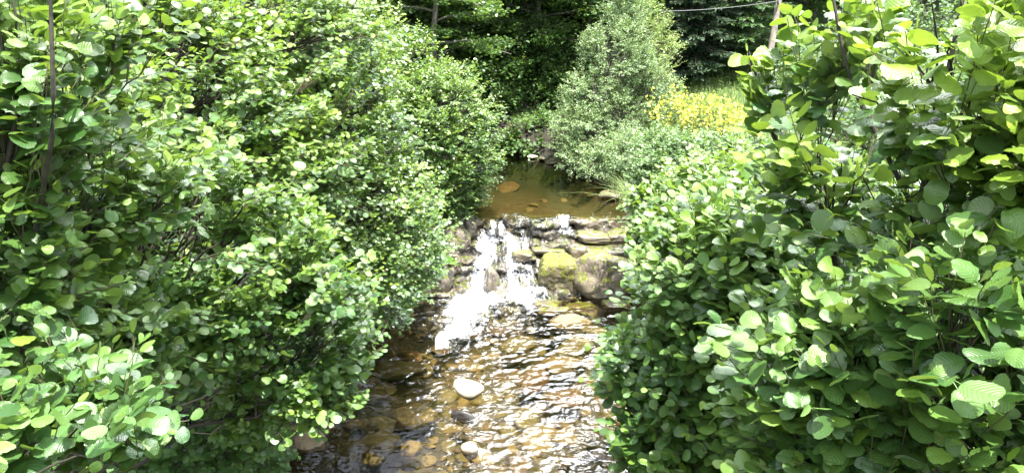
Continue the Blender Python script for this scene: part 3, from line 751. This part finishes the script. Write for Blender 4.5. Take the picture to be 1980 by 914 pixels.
plant('alder_shrub', 'rounded pale green alder whose edge hangs beside the waterfall', 'shrub', (-3.4, 7.4, 0),
      [blob(650, 220, 6.8, 140, 190, 1.0), blob(690, 400, 6.6, 165, 140, .9), blob(760, 480, 7.2, 100, 85, .6), blob(620, 500, 6.2, 150, 110, .8), blob(640, 70, 7.4, 130, 80, .8), blob(780, 400, 7.4, 70, 80, .6)],
      6578, .041, 'low', 'alder_far', 7, .03, 15, (7, 11), young=.34, up=.85)
plant('alder_shrub', 'small leaved shrub bulging over the left side of the upper pool', 'shrub', (-2.2, 11.4, 0),
      [blob(865, 255, 10.9, 95, 115, 1.0), blob(895, 305, 10.8, 68, 75, .8), blob(820, 200, 11.2, 75, 80, .8), blob(850, 360, 11.0, 80, 65, .8), blob(790, 340, 11.2, 80, 120, .8)],
      5590, .042, 'far', 'alder_far', 6, .03, 16, (8, 12), young=.30, up=.8, lo=.7)
plant('alder_shrub', 'thin wispy sapling rising above the shrub by the upper pool', 'shrub', (-2.6, 12.0, 0),
      [blob(810, 110, 11.5, 60, 60, .5), blob(740, 90, 11.5, 60, 80, .5), blob(860, 150, 11.3, 60, 40, .4)],
      600, .045, 'far', 'alder_far', 5, .02, 17, (7, 11), young=.45, up=.8, lo=.3)
plant('alder_shrub', 'shaded alder deep under the overhanging left canopy', 'shrub', (-3.2, 4.6, 0),  # extra shrub behind the front alders, added to shade the bank
      [blob(380, 720, 5.2, 260, 110, .5), blob(200, 640, 4.6, 260, 160, .6), blob(480, 790, 5.4, 140, 70, .4), blob(560, 640, 5.2, 120, 80, .4), blob(330, 850, 5.3, 170, 60, .5), blob(440, 860, 5.6, 90, 50, .4), blob(525, 885, 5.9, 55, 35, .3)],
      1900, .050, 'low', 'alder_deep', 6, .02, 19, (7, 10), young=.05, up=.9, lo=.5)
# low overhang leaves beside the plunge pool
plant('bank_shrub', 'low dark undergrowth shrub at the water edge under the left alders', 'shrub', (-2.2, 7.9, 0),
      [blob(700, 590, 8.2, 90, 50, .5), blob(640, 640, 7.5, 90, 60, .5), blob(820, 500, 9.2, 50, 45, .4), blob(760, 555, 8.8, 60, 35, .4)],
      990, .045, 'low', 'alder_far', 5, .015, 18, (7, 10), young=.1, up=.85)

# --- right bank
plant('alder_shrub', 'large alder with big glossy leaves and dark stems at the upper right', 'shrub', (1.75, 1.7, 0),
      [blob(1800, 130, 1.75, 230, 200, .38), blob(1960, 300, 1.6, 200, 200, .3), blob(1650, 110, 2.1, 110, 140, .3), blob(1450, 150, 2.3, 38, 60, .12), blob(1620, 350, 2.1, 170, 110, .3), blob(2080, 60, 1.6, 200, 200, .3)],
      420, .055, 'near', 'alder', 3, .013, 21, (7, 11), young=.5, up=.85, jit=.5, lo=.3,
      stem_pts=[[atD(1700, 800, 2.3), atD(1755, 500, 2.0), atD(1850, 60, 1.8), atD(1880, -100, 1.8)], [atD(1740, 700, 2.2), atD(1780, 430, 2.0), atD(1640, 150, 2.0), atD(1600, -60, 2.0)], [atD(1800, 600, 2.1), atD(1990, 200, 1.7), atD(2050, 0, 1.7)],
                [atD(1650, 700, 2.4), atD(1600, 420, 2.2), atD(1500, 280, 2.3), atD(1448, 100, 2.3)]], gap=.35)
plant('alder_shrub', 'near alder with large round leaves filling the lower right corner', 'shrub', (1.5, 1.5, 0),
      [blob(1620, 640, 1.75, 200, 110, .28), blob(1850, 560, 1.5, 190, 110, .25), blob(1800, 760, 1.75, 220, 110, .3), blob(1560, 780, 1.95, 170, 110, .3), blob(1640, 900, 1.95, 250, 100, .3), blob(2050, 700, 1.6, 150, 200, .3)],
      575, .055, 'near', 'alder_deep', 6, .012, 22, (7, 11), young=.25, up=.85, jit=.42, lo=.35)
plant('alder_shrub', 'leafy alder whose branches hang over the glittering right side of the stream', 'shrub', (2.3, 3.2, 0),
      [blob(1400, 520, 2.9, 150, 120, .45), blob(1320, 640, 3.1, 130, 130, .4), blob(1270, 760, 3.3, 105, 110, .4), blob(1330, 860, 3.1, 130, 80, .35), blob(1480, 660, 2.7, 150, 160, .4), blob(1470, 850, 2.8, 130, 120, .35), blob(1500, 430, 3.0, 150, 100, .4)],
      2275, .050, 'mid', 'alder_deep', 8, .018, 23, (7, 11), young=.22, up=.85, jit=.45, lo=.45, shoots=.30, gap=.2)
plant('alder_shrub', 'alder with layered leaves hiding the right end of the waterfall', 'shrub', (2.6, 5.3, 0),
      [blob(1330, 410, 5.4, 110, 70, .6), blob(1300, 500, 5.0, 85, 80, .5), blob(1420, 375, 5.2, 120, 80, .6), blob(1560, 420, 4.6, 150, 110, .6), blob(1700, 470, 4.2, 180, 100, .6), blob(1880, 420, 4.0, 160, 110, .5)],
      3437, .046, 'mid', 'alder', 7, .022, 24, (7, 10), young=.30, up=.85, lo=.6, gap=.10)
plant('willow_shrub', 'fine leaved yellowish shrub on the right bank above the falls', 'shrub', (2.9, 8.6, 0),
      [blob(1290, 320, 8.8, 75, 75, .8), blob(1350, 350, 8.2, 90, 80, .8), blob(1260, 380, 8.8, 40, 60, .5), blob(1420, 310, 8.4, 80, 60, .7)],
      2900, .040, 'far', 'larch', 7, .02, 25, (7, 11), young=.85, up=.7, tone=.2, lo=.5, gap=.1)
plant('meadow_shrub', 'pale sunlit shrub in the meadow glimpsed through the right alders', 'shrub', (5.4, 7.6, 0),
      [blob(1640, 260, 8.0, 130, 90, .8), blob(1800, 200, 8.4, 150, 110, .9), blob(1900, 330, 7.4, 160, 100, .8), blob(1560, 340, 7.6, 120, 60, .7)],
      2300, .05, 'far', 'larch', 7, .02, 26, (7, 10), young=.7, up=.8, tone=.3, lo=.5)
plant('meadow_shrub', 'light green bush at the far right behind the large leaves', 'shrub', (6.2, 11.0, 0),
      [blob(1750, 60, 12.0, 140, 90, 1.0), blob(1900, 100, 11.0, 130, 110, 1.0), blob(1620, 130, 12.5, 90, 70, .9)],
      2000, .055, 'far', 'larch', 7, .02, 27, (7, 10), young=.5, up=.8, tone=.2, lo=.5)
# --- silver tree pair
plant('silver_birch', 'slender silvery green tree leaning over the far end of the pool', 'tree', (1.55, 13.2, 0),
      [blob(1195, 110, 13.2, 62, 70, .7), blob(1208, 20, 13.4, 38, 80, .5), blob(1140, 175, 13.0, 50, 38, .6), blob(1240, 150, 13.3, 50, 50, .6), blob(1125, 235, 12.9, 55, 36, .6), blob(1190, 215, 13.1, 60, 45, .7), blob(1110, 285, 12.9, 45, 35, .5), blob(1180, 285, 12.9, 65, 40, .6), blob(1150, 90, 13.3, 34, 30, .4)],
      5979, .042, 'narrow', 'willow', 6, .035, 31, (9, 14), young=.15, up=.5, jit=.7, lo=.30, gap=.32, gapf=2.2, shoots=.30, crown='crown', trunk='trunk', bark='greybark')
plant('silver_birch', 'second paler tree standing close behind the slender silvery one', 'tree', (2.5, 14.4, 0),
      [blob(1262, 150, 14.3, 52, 105, .8), blob(1240, 60, 14.6, 45, 60, .7), blob(1255, 240, 14.2, 45, 50, .7)],
      2989, .042, 'narrow', 'willow', 4, .03, 32, (9, 13), young=.75, up=.5, jit=.7, lo=.30, gap=.32, gapf=2.2, shoots=.30, crown='crown', trunk='trunk', bark='greybark', tone=.2)
plant('bank_shrub', 'greyish green low bush at the foot of the silver tree by the pool', 'shrub', (1.9, 12.2, 0),
      [blob(1165, 305, 12.2, 65, 35, .6), blob(1215, 300, 11.8, 50, 50, .6), blob(1120, 300, 12.6, 45, 30, .5)],
      1500, .045, 'narrow', 'willow', 5, .015, 33, (8, 11), young=.2, up=.5, jit=.7, lo=.35)
plant('bank_shrub', 'dark leafy thicket closing the far end of the pool', 'shrub', (.4, 14.6, 0),
      [blob(1030, 282, 14.0, 85, 22, .5), blob(1030, 250, 14.6, 90, 50, .8), blob(960, 210, 15.2, 90, 80, .9), blob(1090, 190, 15.4, 80, 80, .8), blob(1010, 130, 16.0, 110, 90, .9)],
      2600, .07, 'far', 'woods', 7, .03, 35, (7, 10), young=.2, up=.9, lo=.4, spread=(.04, .04, .03))
plant('bank_shrub', 'dark bushes between the silver tree and the yellow broom', 'shrub', (3.2, 15.6, 0),
      [blob(1240, 230, 15.0, 60, 40, .6), blob(1300, 170, 16.5, 70, 25, .6), blob(1400, 165, 16.5, 70, 22, .6)],
      900, .06, 'far', 'woods', 6, .02, 36, (7, 10), young=.35, up=.9, lo=.4)
# --- broom with yellow flowers
b = plant('broom_bush', 'broom bush covered in bright yellow flowers on the right bank', 'shrub', (3.6, 11.6, 0),
      [blob(1365, 235, 11.6, 70, 38, .7), blob(1300, 215, 12.0, 35, 30, .5), blob(1400, 270, 11.3, 50, 35, .6), blob(1330, 275, 11.3, 60, 35, .6)],
      1500, .035, 'narrow', 'larch', 6, .015, 34, (7, 10), young=.6, up=.3, jit=.8, lo=.3)
rng = np.random.default_rng(77)
fp = sample_shell([blob(1365, 228, 11.6, 66, 34, .7), blob(1300, 212, 12.0, 34, 28, .5), blob(1405, 250, 11.3, 40, 30, .6)], 430, rng, .5, 1.35)
fp = fp[(fp[:, 2] > np.quantile(fp[:, 2], .15))]
fp = np.repeat(fp, 6, 0) + rng.normal(0, .035, (len(fp) * 6, 3))
n_ = len(fp)
o = link('flowers', leaves_mesh('flowers', fp, rng.normal(0, 1, (n_, 3)), rng.normal(0, 1, (n_, 3)) + [0, 0, 1], rng.uniform(.03, .055, n_), rng.random((n_, 3)), 'far', M['broomflower'], rng), b, tuple(-np.array(b.location)))
o['kind'] = 'stuff'

# --- grass
def blades(name, P, h, w, mat, rng, lean=.35, label='', cat='grass', kind='stuff'):
    n = len(P); az = rng.uniform(0, 2 * math.pi, n); d = np.stack([np.cos(az), np.sin(az), 0 * az], -1); s = np.stack([-np.sin(az), np.cos(az), 0 * az], -1)
    L = np.abs(rng.normal(lean, lean * .6, n)); H = h * rng.uniform(.5, 1.2, n)
    rows = []
    for t, ww in ((0, 1), (.4, .85), (.75, .5), (1, .04)):
        c = P + np.array([0, 0, 1]) * (H * (t - .25 * L * t * t))[:, None] + d * (H * L * t * t)[:, None]
        rows += [c - s * w * ww / 2, c + s * w * ww / 2]
    V = np.stack(rows, 1); F = np.array([[0, 1, 3, 2], [2, 3, 5, 4], [4, 5, 7, 6]])
    FF = (F[None] + (np.arange(n) * 8)[:, None, None]).reshape(-1, 4)
    tint = np.repeat(np.stack([rng.random(n), np.clip(rng.normal(.35, .3, n), 0, 1), rng.random(n)], -1), 8, 0)
    return tag(link(name, mesh(name, V.reshape(-1, 3), FF, tint=tint, mat=mat)), label, cat, kind=kind)
rng = np.random.default_rng(8)
N_ = 90000; x = rng.uniform(1.6, 13, N_); y = rng.uniform(1, 17.5, N_); gz, e = ground_z(x, y); k = (e > .12) & (rng.random(N_) < .9)
blades('grass', np.stack([x, y, gz - .01], -1)[k], .22, .008, M['meadow'], rng, .45, 'pale green meadow grass covering the right bank')
N_ = 30000; x = rng.uniform(-6, -1.2, N_); y = rng.uniform(2, 15, N_); gz, e = ground_z(x, y); k = (e > .08)
N2 = k.sum(); Pu = np.stack([x, y, gz], -1)[k] + np.stack([0 * x[k], 0 * x[k], np.abs(rng.normal(.06, .08, N2))], -1)
me = leaves_mesh('undergrowth', Pu, rng.normal(0, 1, (N2, 3)) * [1, 1, .3], rng.normal(0, .4, (N2, 3)) + [0, 0, 1], rng.uniform(.04, .09, N2), rng.random((N2, 3)) * [1, .3, 1], 'far', M['undergrowth'], rng)
tag(link('undergrowth', me), 'low dark leafy undergrowth covering the shaded left bank', 'undergrowth', kind='stuff')
# sedge tufts by pool
for k, (px, py, lab) in enumerate([(1205, 362, 'arching sedge tuft at the right edge of the upper pool'), (1185, 345, 'small sedge tuft behind the larger one beside the pool'), (1225, 392, 'sedge tuft where the upper pool meets the waterfall lip')]):
    p = atZ(px, py, .85); n_ = 160; rng = np.random.default_rng(90 + k)
    P = np.array([p[0], p[1], float(ground_z(p[0], p[1])[0]) - .02]) + np.c_[rng.normal(0, .09, (n_, 2)), np.zeros(n_)]
    o = blades('sedge_tuft', P, .45, .010, M['meadow'], rng, .8, lab, 'grass tuft', None); 
# fern
def fern(px, py, z, n, L, seed, lab):
    rng = np.random.default_rng(seed); p = atZ(px, py, z)
    Ps, Ds, Ns, Sz = [], [], [], []; lines = []
    for i in range(n):
        az = rng.uniform(0, 6.28); d = np.array([math.cos(az), math.sin(az), 0]); l = L * rng.uniform(.7, 1.1)
        t = np.linspace(0, 1, 22)[:, None]; C = p + d * l * t + np.array([0, 0, 1]) * l * (.55 * t - .6 * t * t); lines.append((C, .003, .001))
        T = nrm(np.gradient(C, axis=0)); s = np.cross(T, [0, 0, 1.])
        for sg in (-1, 1):
            Ps.append(C[3:]); Ds.append(s[3:] * sg + T[3:] * .3); Ns.append(np.cross(s[3:], T[3:]) + rng.normal(0, .1, (19, 3))); Sz.append(l * .28 * np.sin(np.linspace(.25, .98, 19) * math.pi) + .01)
    P = np.concatenate(Ps); m_ = len(P)
    N3 = np.concatenate(Ns); N3 *= np.sign(N3[:, 2:3])
    r = empty('fern', tuple(p), lab, 'fern')
    link('stem', tubes_mesh('stem', lines, M['twig'], 3), r, tuple(-p))['kind'] = 'stuff'
    link('frond', leaves_mesh('frond', P, np.concatenate(Ds), N3, np.concatenate(Sz), rng.random((m_, 3)), 'narrow', M['fern'], rng), r, tuple(-p))['kind'] = 'stuff'
fern(735, 592, .30, 13, .48, 3, 'bright green fern at the water edge left of the foam')
fern(850, 505, .45, 9, .3, 4, 'small fern on the dark boulder beside the falls')

# ------------------------------------------------------------------ background woodland
def grown(name, label, cat, base, H, R, mat, seed, nleaf, leaf, zlo=.3, flat=.4, bark='greybark', young=.2, group=None, limbs=34):
    """forest tree: trunk, limbs with sprays of leaves in layers"""
    rng = np.random.default_rng(seed); root = empty(name, base, label, cat, group); lines = [];
    trunk = np.stack([np.cumsum(rng.normal(0, .05, 12)), np.cumsum(rng.normal(0, .05, 12)), np.linspace(-.1, H, 12)], -1)
    thick = [(trunk, .035 * H ** .8 * .6, .02)]
    P, D, Nn, T = [], [], [], []
    for i in range(limbs):
        f_ = (i + rng.random()) / limbs; z = zlo + (H - zlo) * f_ ** 1.05 * .97
        k = min(10, z / H * 11); o = trunk[int(k)] * (1 - k % 1) + trunk[min(11, int(k) + 1)] * (k % 1); az = i * 2.4 + rng.normal(0, .4)
        r = R * (math.sin(math.pi * min(1, .22 + .8 * f_)) ** .7) * rng.uniform(.7, 1.1)
        d = np.array([math.cos(az), math.sin(az), 0]); t = np.linspace(0, 1, 8)[:, None]
        L = o + d * r * t + np.array([0, 0, 1]) * r * (.35 * t - .42 * t * t) + rng.normal(0, .03 * r, (8, 3)) * t
        thick.append((L, .018 + .006 * r, .005))
        sd = np.array([-d[1], d[0], 0])
        for j in range(9):
            tt = rng.uniform(.25, 1); c0 = L[int(tt * 7)]; sg = rng.choice([-1, 1]); l2 = r * rng.uniform(.22, .45) * (1.1 - .5 * tt)
            e_ = c0 + (d * .7 + sd * sg) * l2 + np.array([0, 0, rng.normal(-.04, .12) * l2]); 
            lines.append((np.stack([c0, (c0 + e_) / 2 + [0, 0, .03], e_]), .006, .002))
            n = max(3, int(nleaf / limbs / 9)); q = rng.random(n)[:, None] ** .7; 
            pp = c0 * (1 - q) + e_ * q + rng.normal(0, 1, (n, 3)) * np.array([.13, .13, .05]) * r * .55
            P.append(pp); D.append((d + sd * sg * .8) + rng.normal(0, .7, (n, 3)) * [1, 1, .4]); Nn.append(rng.normal(0, flat, (n, 3)) + [0, 0, 1])
            T.append(np.stack([np.clip(rng.normal(.45, .25, n), 0, 1), np.clip(rng.normal(young, .2, n), 0, 1), rng.random(n)], -1))
    P = np.concatenate(P); n = len(P)
    link('trunk', tubes_mesh('trunk', thick, M[bark], 7), root)
    tw = link('twig', tubes_mesh('twig', lines, M[bark], 3), root); tw['kind'] = 'stuff'
    link('crown', leaves_mesh('crown', P, np.concatenate(D), np.concatenate(Nn), rng.uniform(.7, 1.2, n) * leaf, np.concatenate(T), 'far' if leaf > .05 and 'larch' not in mat else 'narrow', M[mat], rng), root)
    return root
def copy_tree(r, loc, rz, s, label):
    c = r.copy(); COL.objects.link(c); c.location = loc; c.rotation_euler = (0, 0, rz); c.scale = (s, s, s); c['label'] = label
    for ch in r.children:
        k = ch.copy(); COL.objects.link(k); k.parent = c
    return c
def gp(px, Y):
    d = Y * CT + 2.5 * ST; x = (px - 990) / FPX * d; return (x, Y, float(ground_z(x, Y)[0]) - .05)
GW = 'woodland trees behind the pool'
t1 = grown('broadleaf_tree', 'dark layered tree directly behind the end of the pool', 'tree', gp(1040, 16.6), 5.3, 2.5, 'woods', 51, 30000, .085, group=GW)
t2 = grown('broadleaf_tree', 'dark tree with feathery boughs left of the silver tree', 'tree', gp(930, 17.0), 6.2, 2.7, 'woods', 52, 32000, .08, group=GW, young=.35)
t3 = grown('broadleaf_tree', 'lighter green tree top behind the shrub by the upper pool', 'tree', gp(850, 14.2), 5.4, 1.7, 'alder_far', 53, 20000, .065, group=GW, young=.1)
labs = [(1, 740, 16.5, 1.0, 'dark tree above the upper left alders'), (0, 640, 15.5, 1.0, 'shaded tree behind the top of the left alders'), (0, 1130, 19, 1.05, 'dark tree between the pool and the hillside'),
        (1, 1000, 20, 1.0, 'tall dark tree further up the slope behind the pool'), (1, 1240, 21, 1.0, 'dark tree behind the paler silver tree'), (0, 1450, 20, 1.0, 'broad green tree left of the wooden pole'),
        (1, 1560, 19.5, 1.0, 'green tree right of the wooden pole'), (0, 860, 21, 1.2, 'large dark tree high on the left slope'), (1, 1700, 21, 1.1, 'tree behind the top of the right alder'),
        (0, 520, 19, 1.2, 'tree on the left slope above the sunlit alder'), (1, 1880, 20, 1.1, 'rightmost tree at the edge of the meadow'), (1, 300, 15, 1.1, 'leftmost tree high above the left bank'),
        (0, 1330, 24, 1.1, 'tall tree behind the dark spruce'), (1, 1100, 25, 1.1, 'farthest tall tree in line with the pool'), (0, 700, 24, 1.3, 'farthest tree on the left slope')]
for i, (k, px, Y, s, lab) in enumerate(labs): copy_tree((t1, t2)[k], gp(px, Y), i * 1.7, s, lab)
def spruce(label, loc, H, R, mat, seed, drop=.35, name='spruce_tree', n_w=52, dens=1.0):
    rng = np.random.default_rng(seed); root = empty(name, loc, label, 'tree'); P, D, Nn = [], [], []; thick = [(np.stack([np.zeros(8), np.zeros(8), np.linspace(-.1, H, 8)], -1), .11, .01)]
    for w in range(n_w):
        z = .25 + (H - .3) * w / n_w; r = R * (1 - w / n_w) ** .8 + .08
        for b_ in range(9):
            az = rng.uniform(0, 6.28); d = np.array([math.cos(az), math.sin(az), 0]); l = r * rng.uniform(.75, 1.1); t = np.linspace(0, 1, 6)[:, None]
            L = np.array([0, 0, z]) + d * l * t + np.array([0, 0, 1]) * l * (-drop * t + drop * .55 * t * t); thick.append((L, .014, .003))
            n = int(l * 62 * dens) + 4; q = rng.random(n) ** .75; c = L[np.minimum((q * 5).astype(int), 4)] ; fr = (q * 5 % 1)[:, None]; c = c * (1 - fr) + L[np.minimum((q * 5).astype(int) + 1, 5)] * fr
            sd = np.array([-d[1], d[0], 0]); sg = rng.choice([-1, 1], n)[:, None]
            w_ = (.22 * l * (1.05 - q) + .03)[:, None] * rng.random((n, 1))
            P.append(c + sd * sg * w_ + [0, 0, -.0] + np.array([0, 0, -.25]) * w_); D.append(sd * sg * .8 + d * .8 + rng.normal(0, .25, (n, 3)) + [0, 0, -.25]); Nn.append(rng.normal(0, .35, (n, 3)) + [0, 0, 1])
    P = np.concatenate(P); n = len(P)
    T = np.stack([rng.random(n), np.clip(rng.normal(.2, .2, n), 0, 1), rng.random(n)], -1)
    link('trunk', tubes_mesh('trunk', thick, M['greybark'], 5), root)
    link('crown', leaves_mesh('crown', P, np.concatenate(D), np.concatenate(Nn), rng.uniform(.06, .12, n), T, 'narrow', M[mat], rng), root)
spruce('dark spruce standing right of the silver tree behind the yellow broom', gp(1345, 16.6), 6.0, .95, 'needle', 61, dens=1.7)
spruce('light green larch to the right of the dark spruce', gp(1425, 17.0), 6.6, 1.25, 'larch', 62, .25, 'larch_tree', dens=1.5)
spruce('light green larch peeking out left of the dark spruce', gp(1290, 18.2), 7.2, 1.2, 'larch', 63, .25, 'larch_tree', dens=1.4)

# --- pole and wire
pb = atD(1482, 150, 15.0); pt = atD(1508, -10, 15.0); dv = pt - pb
g0 = pb - dv * 1.2; g0 = pb - dv * ((pb[2] - float(ground_z(pb[0], pb[1])[0]) + .3) / dv[2]); top = pb + dv * 2.2
r = empty('utility_pole', tuple(g0), 'leaning weathered wooden utility pole behind the right alder', 'pole')
L = np.linspace(0, 1, 8)[:, None] * (top - g0) + g0
link('post', tubes_mesh('post', [(L, .066, .055)], M['pole'], 12), r, tuple(-g0))
cr = pb + dv * .9 
link('bracket', tubes_mesh('bracket', [(np.array([cr, cr + [-.06, -.16, .0], cr + [-.1, -.22, .05]]), .02, .02)], M['cable'], 6), r, tuple(-g0))
w0 = cr + np.array([-.1, -.22, .05]); w1 = atD(1236, 22, 14.9); w2 = w1 + [-2.5, 7.0, .6]
t = np.linspace(0, 1, 20)[:, None]; C = np.concatenate([w0 + (w1 - w0) * t - np.array([0, 0, .06]) * 4 * t * (1 - t), w1 + (w2 - w1) * t[1:]])
tag(link('overhead_cable', tubes_mesh('overhead_cable', [(C, .006, .006)], M['cable'], 6)), 'thin overhead cable running left from the wooden pole', 'cable')

# --- foxglove-like blossom in the right shrub
fl = empty('wildflower', tuple(atD(1462, 240, 7.0)), 'small pink and white flower among the right bank leaves', 'flower')
rng = np.random.default_rng(3)
fmw = simple_mat('petal_white', (.8, .7, .72), (.85, .8, .8), 20, .5, .1, .001); fmr = simple_mat('petal_red', (.5, .03, .08), (.4, .02, .05), 20, .5, .1, .001)
def petals(n, r, s, mat, name, zz):
    az = np.arange(n) * 2 * math.pi / n; D = np.stack([np.cos(az), 0 * az - .2, np.sin(az)], -1); P = D * r; P[:, 1] -= zz
    me = leaves_mesh(name, P, D, np.tile(np.array([[0, -1., .1]]), (n, 1)), np.full(n, s), rng.random((n, 3)), 'low', mat, rng); me.materials.clear(); me.materials.append(mat)
    o = link(name, me, fl); return o
petals(6, .006, .06, fmw, 'petals', 0); petals(4, .0, .028, fmr, 'flower_center', .006)
st = np.array([[0, 0.0, 0], [.01, .02, -.25], [0.02, .05, -.7], [.02, .1, -2.2]])
link('stem', tubes_mesh('stem', [(st, .003, .004)], M['twig'], 5), fl)

# bare dead twigs under the left overhang
rng = np.random.default_rng(19); lines = []
for i in range(46):
    a = atD(rng.uniform(430, 700), rng.uniform(640, 800), rng.uniform(3.9, 4.6)); b_ = a + np.array([-rng.uniform(.3, .9), rng.uniform(0, .5), rng.uniform(-.45, .1)])
    lines.append((bez(b_, (a + b_) / 2 + [0, 0, .08], a, 7, rng, .03), .005, .0012))
o = tag(link('dead_branches', tubes_mesh('dead_branches', lines, simple_mat('dead_wood', (.16, .13, .11), (.26, .22, .19), 30, .8, .2, .002), 4)), 'tangle of bare grey twigs under the overhanging left alder', 'dead twigs', kind='stuff')

# ------------------------------------------------------------------ light, sky, camera
w = bpy.data.worlds.new('World'); SC.world = w; w.use_nodes = True; nt = w.node_tree; nt.nodes.clear()
out = nt.nodes.new('ShaderNodeOutputWorld'); bg = nt.nodes.new('ShaderNodeBackground'); sky = nt.nodes.new('ShaderNodeTexSky')
sky.sky_type = 'NISHITA'; sky.sun_disc = False
el = math.asin(SUN[2]); az = math.atan2(SUN[0], SUN[1])
sky.sun_elevation = el; sky.sun_rotation = az; sky.air_density = 1.0; sky.dust_density = 2.0
tc = nt.nodes.new('ShaderNodeTexCoord'); nz = nt.nodes.new('ShaderNodeTexNoise'); nz.inputs['Scale'].default_value = 2.2; nz.inputs['Detail'].default_value = 6
mr = nt.nodes.new('ShaderNodeMapRange'); mr.inputs[1].default_value = .30; mr.inputs[2].default_value = .50
mx = nt.nodes.new('ShaderNodeMix'); mx.data_type = 'RGBA'
dt = nt.nodes.new('ShaderNodeVectorMath'); dt.operation = 'DOT_PRODUCT'; dt.inputs[1].default_value = (.27, .60, .755)  # bright patch added to the unseen sky to whiten the stream's reflection
m2 = nt.nodes.new('ShaderNodeMapRange'); m2.inputs[1].default_value = .925; m2.inputs[2].default_value = .975; m3 = nt.nodes.new('ShaderNodeMath'); m3.operation = 'MULTIPLY'
nt.links.new(tc.outputs['Generated'], dt.inputs[0]); nt.links.new(dt.outputs['Value'], m2.inputs[0]); nt.links.new(m2.outputs[0], m3.inputs[0]); nt.links.new(mr.outputs[0], m3.inputs[1])
nt.links.new(tc.outputs['Generated'], nz.inputs['Vector']); nt.links.new(nz.outputs[0], mr.inputs[0]); hz = nt.nodes.new('ShaderNodeMix'); hz.data_type = 'RGBA'; hz.inputs[0].default_value = .45; hz.inputs[7].default_value = (11, 11.3, 12, 1)
nt.links.new(sky.outputs[0], hz.inputs[6]); nt.links.new(m3.outputs[0], mx.inputs[0])
nt.links.new(hz.outputs[2], mx.inputs[6]); mx.inputs[7].default_value = (85, 87, 90, 1)
nt.links.new(mx.outputs[2], bg.inputs[0]); bg.inputs[1].default_value = .10; nt.links.new(bg.outputs[0], out.inputs[0])
s = bpy.data.lights.new('sun', 'SUN'); s.energy = 4.6; s.angle = math.radians(.5); s.color = (1, .955, .88)
so = bpy.data.objects.new('sun', s); COL.objects.link(so); so.rotation_euler = Vector(SUN).to_track_quat('Z', 'Y').to_euler(); so.location = (4, 4, 12)
cam = bpy.data.cameras.new('camera'); co = bpy.data.objects.new('camera', cam); COL.objects.link(co); co.location = CAM
co.rotation_euler = (math.pi / 2 - PITCH, 0, 0); cam.sensor_fit = 'HORIZONTAL'; cam.sensor_width = 36; cam.lens = FPX / 1980 * 36; cam.clip_start = .05; cam.clip_end = 2000
SC.camera = co
SC.view_settings.view_transform = 'Standard'; SC.view_settings.look = 'None'; SC.view_settings.gamma = 1; SC.view_settings.exposure = 1.95
SC.render.engine = 'CYCLES'
c = SC.cycles; c.max_bounces = 6; c.diffuse_bounces = 3; c.glossy_bounces = 3; c.transmission_bounces = 4; c.transparent_max_bounces = 12; c.use_denoising = True
c.caustics_reflective = False; c.caustics_refractive = False; c.sample_clamp_indirect = 6; c.use_adaptive_sampling = True; c.adaptive_threshold = .015
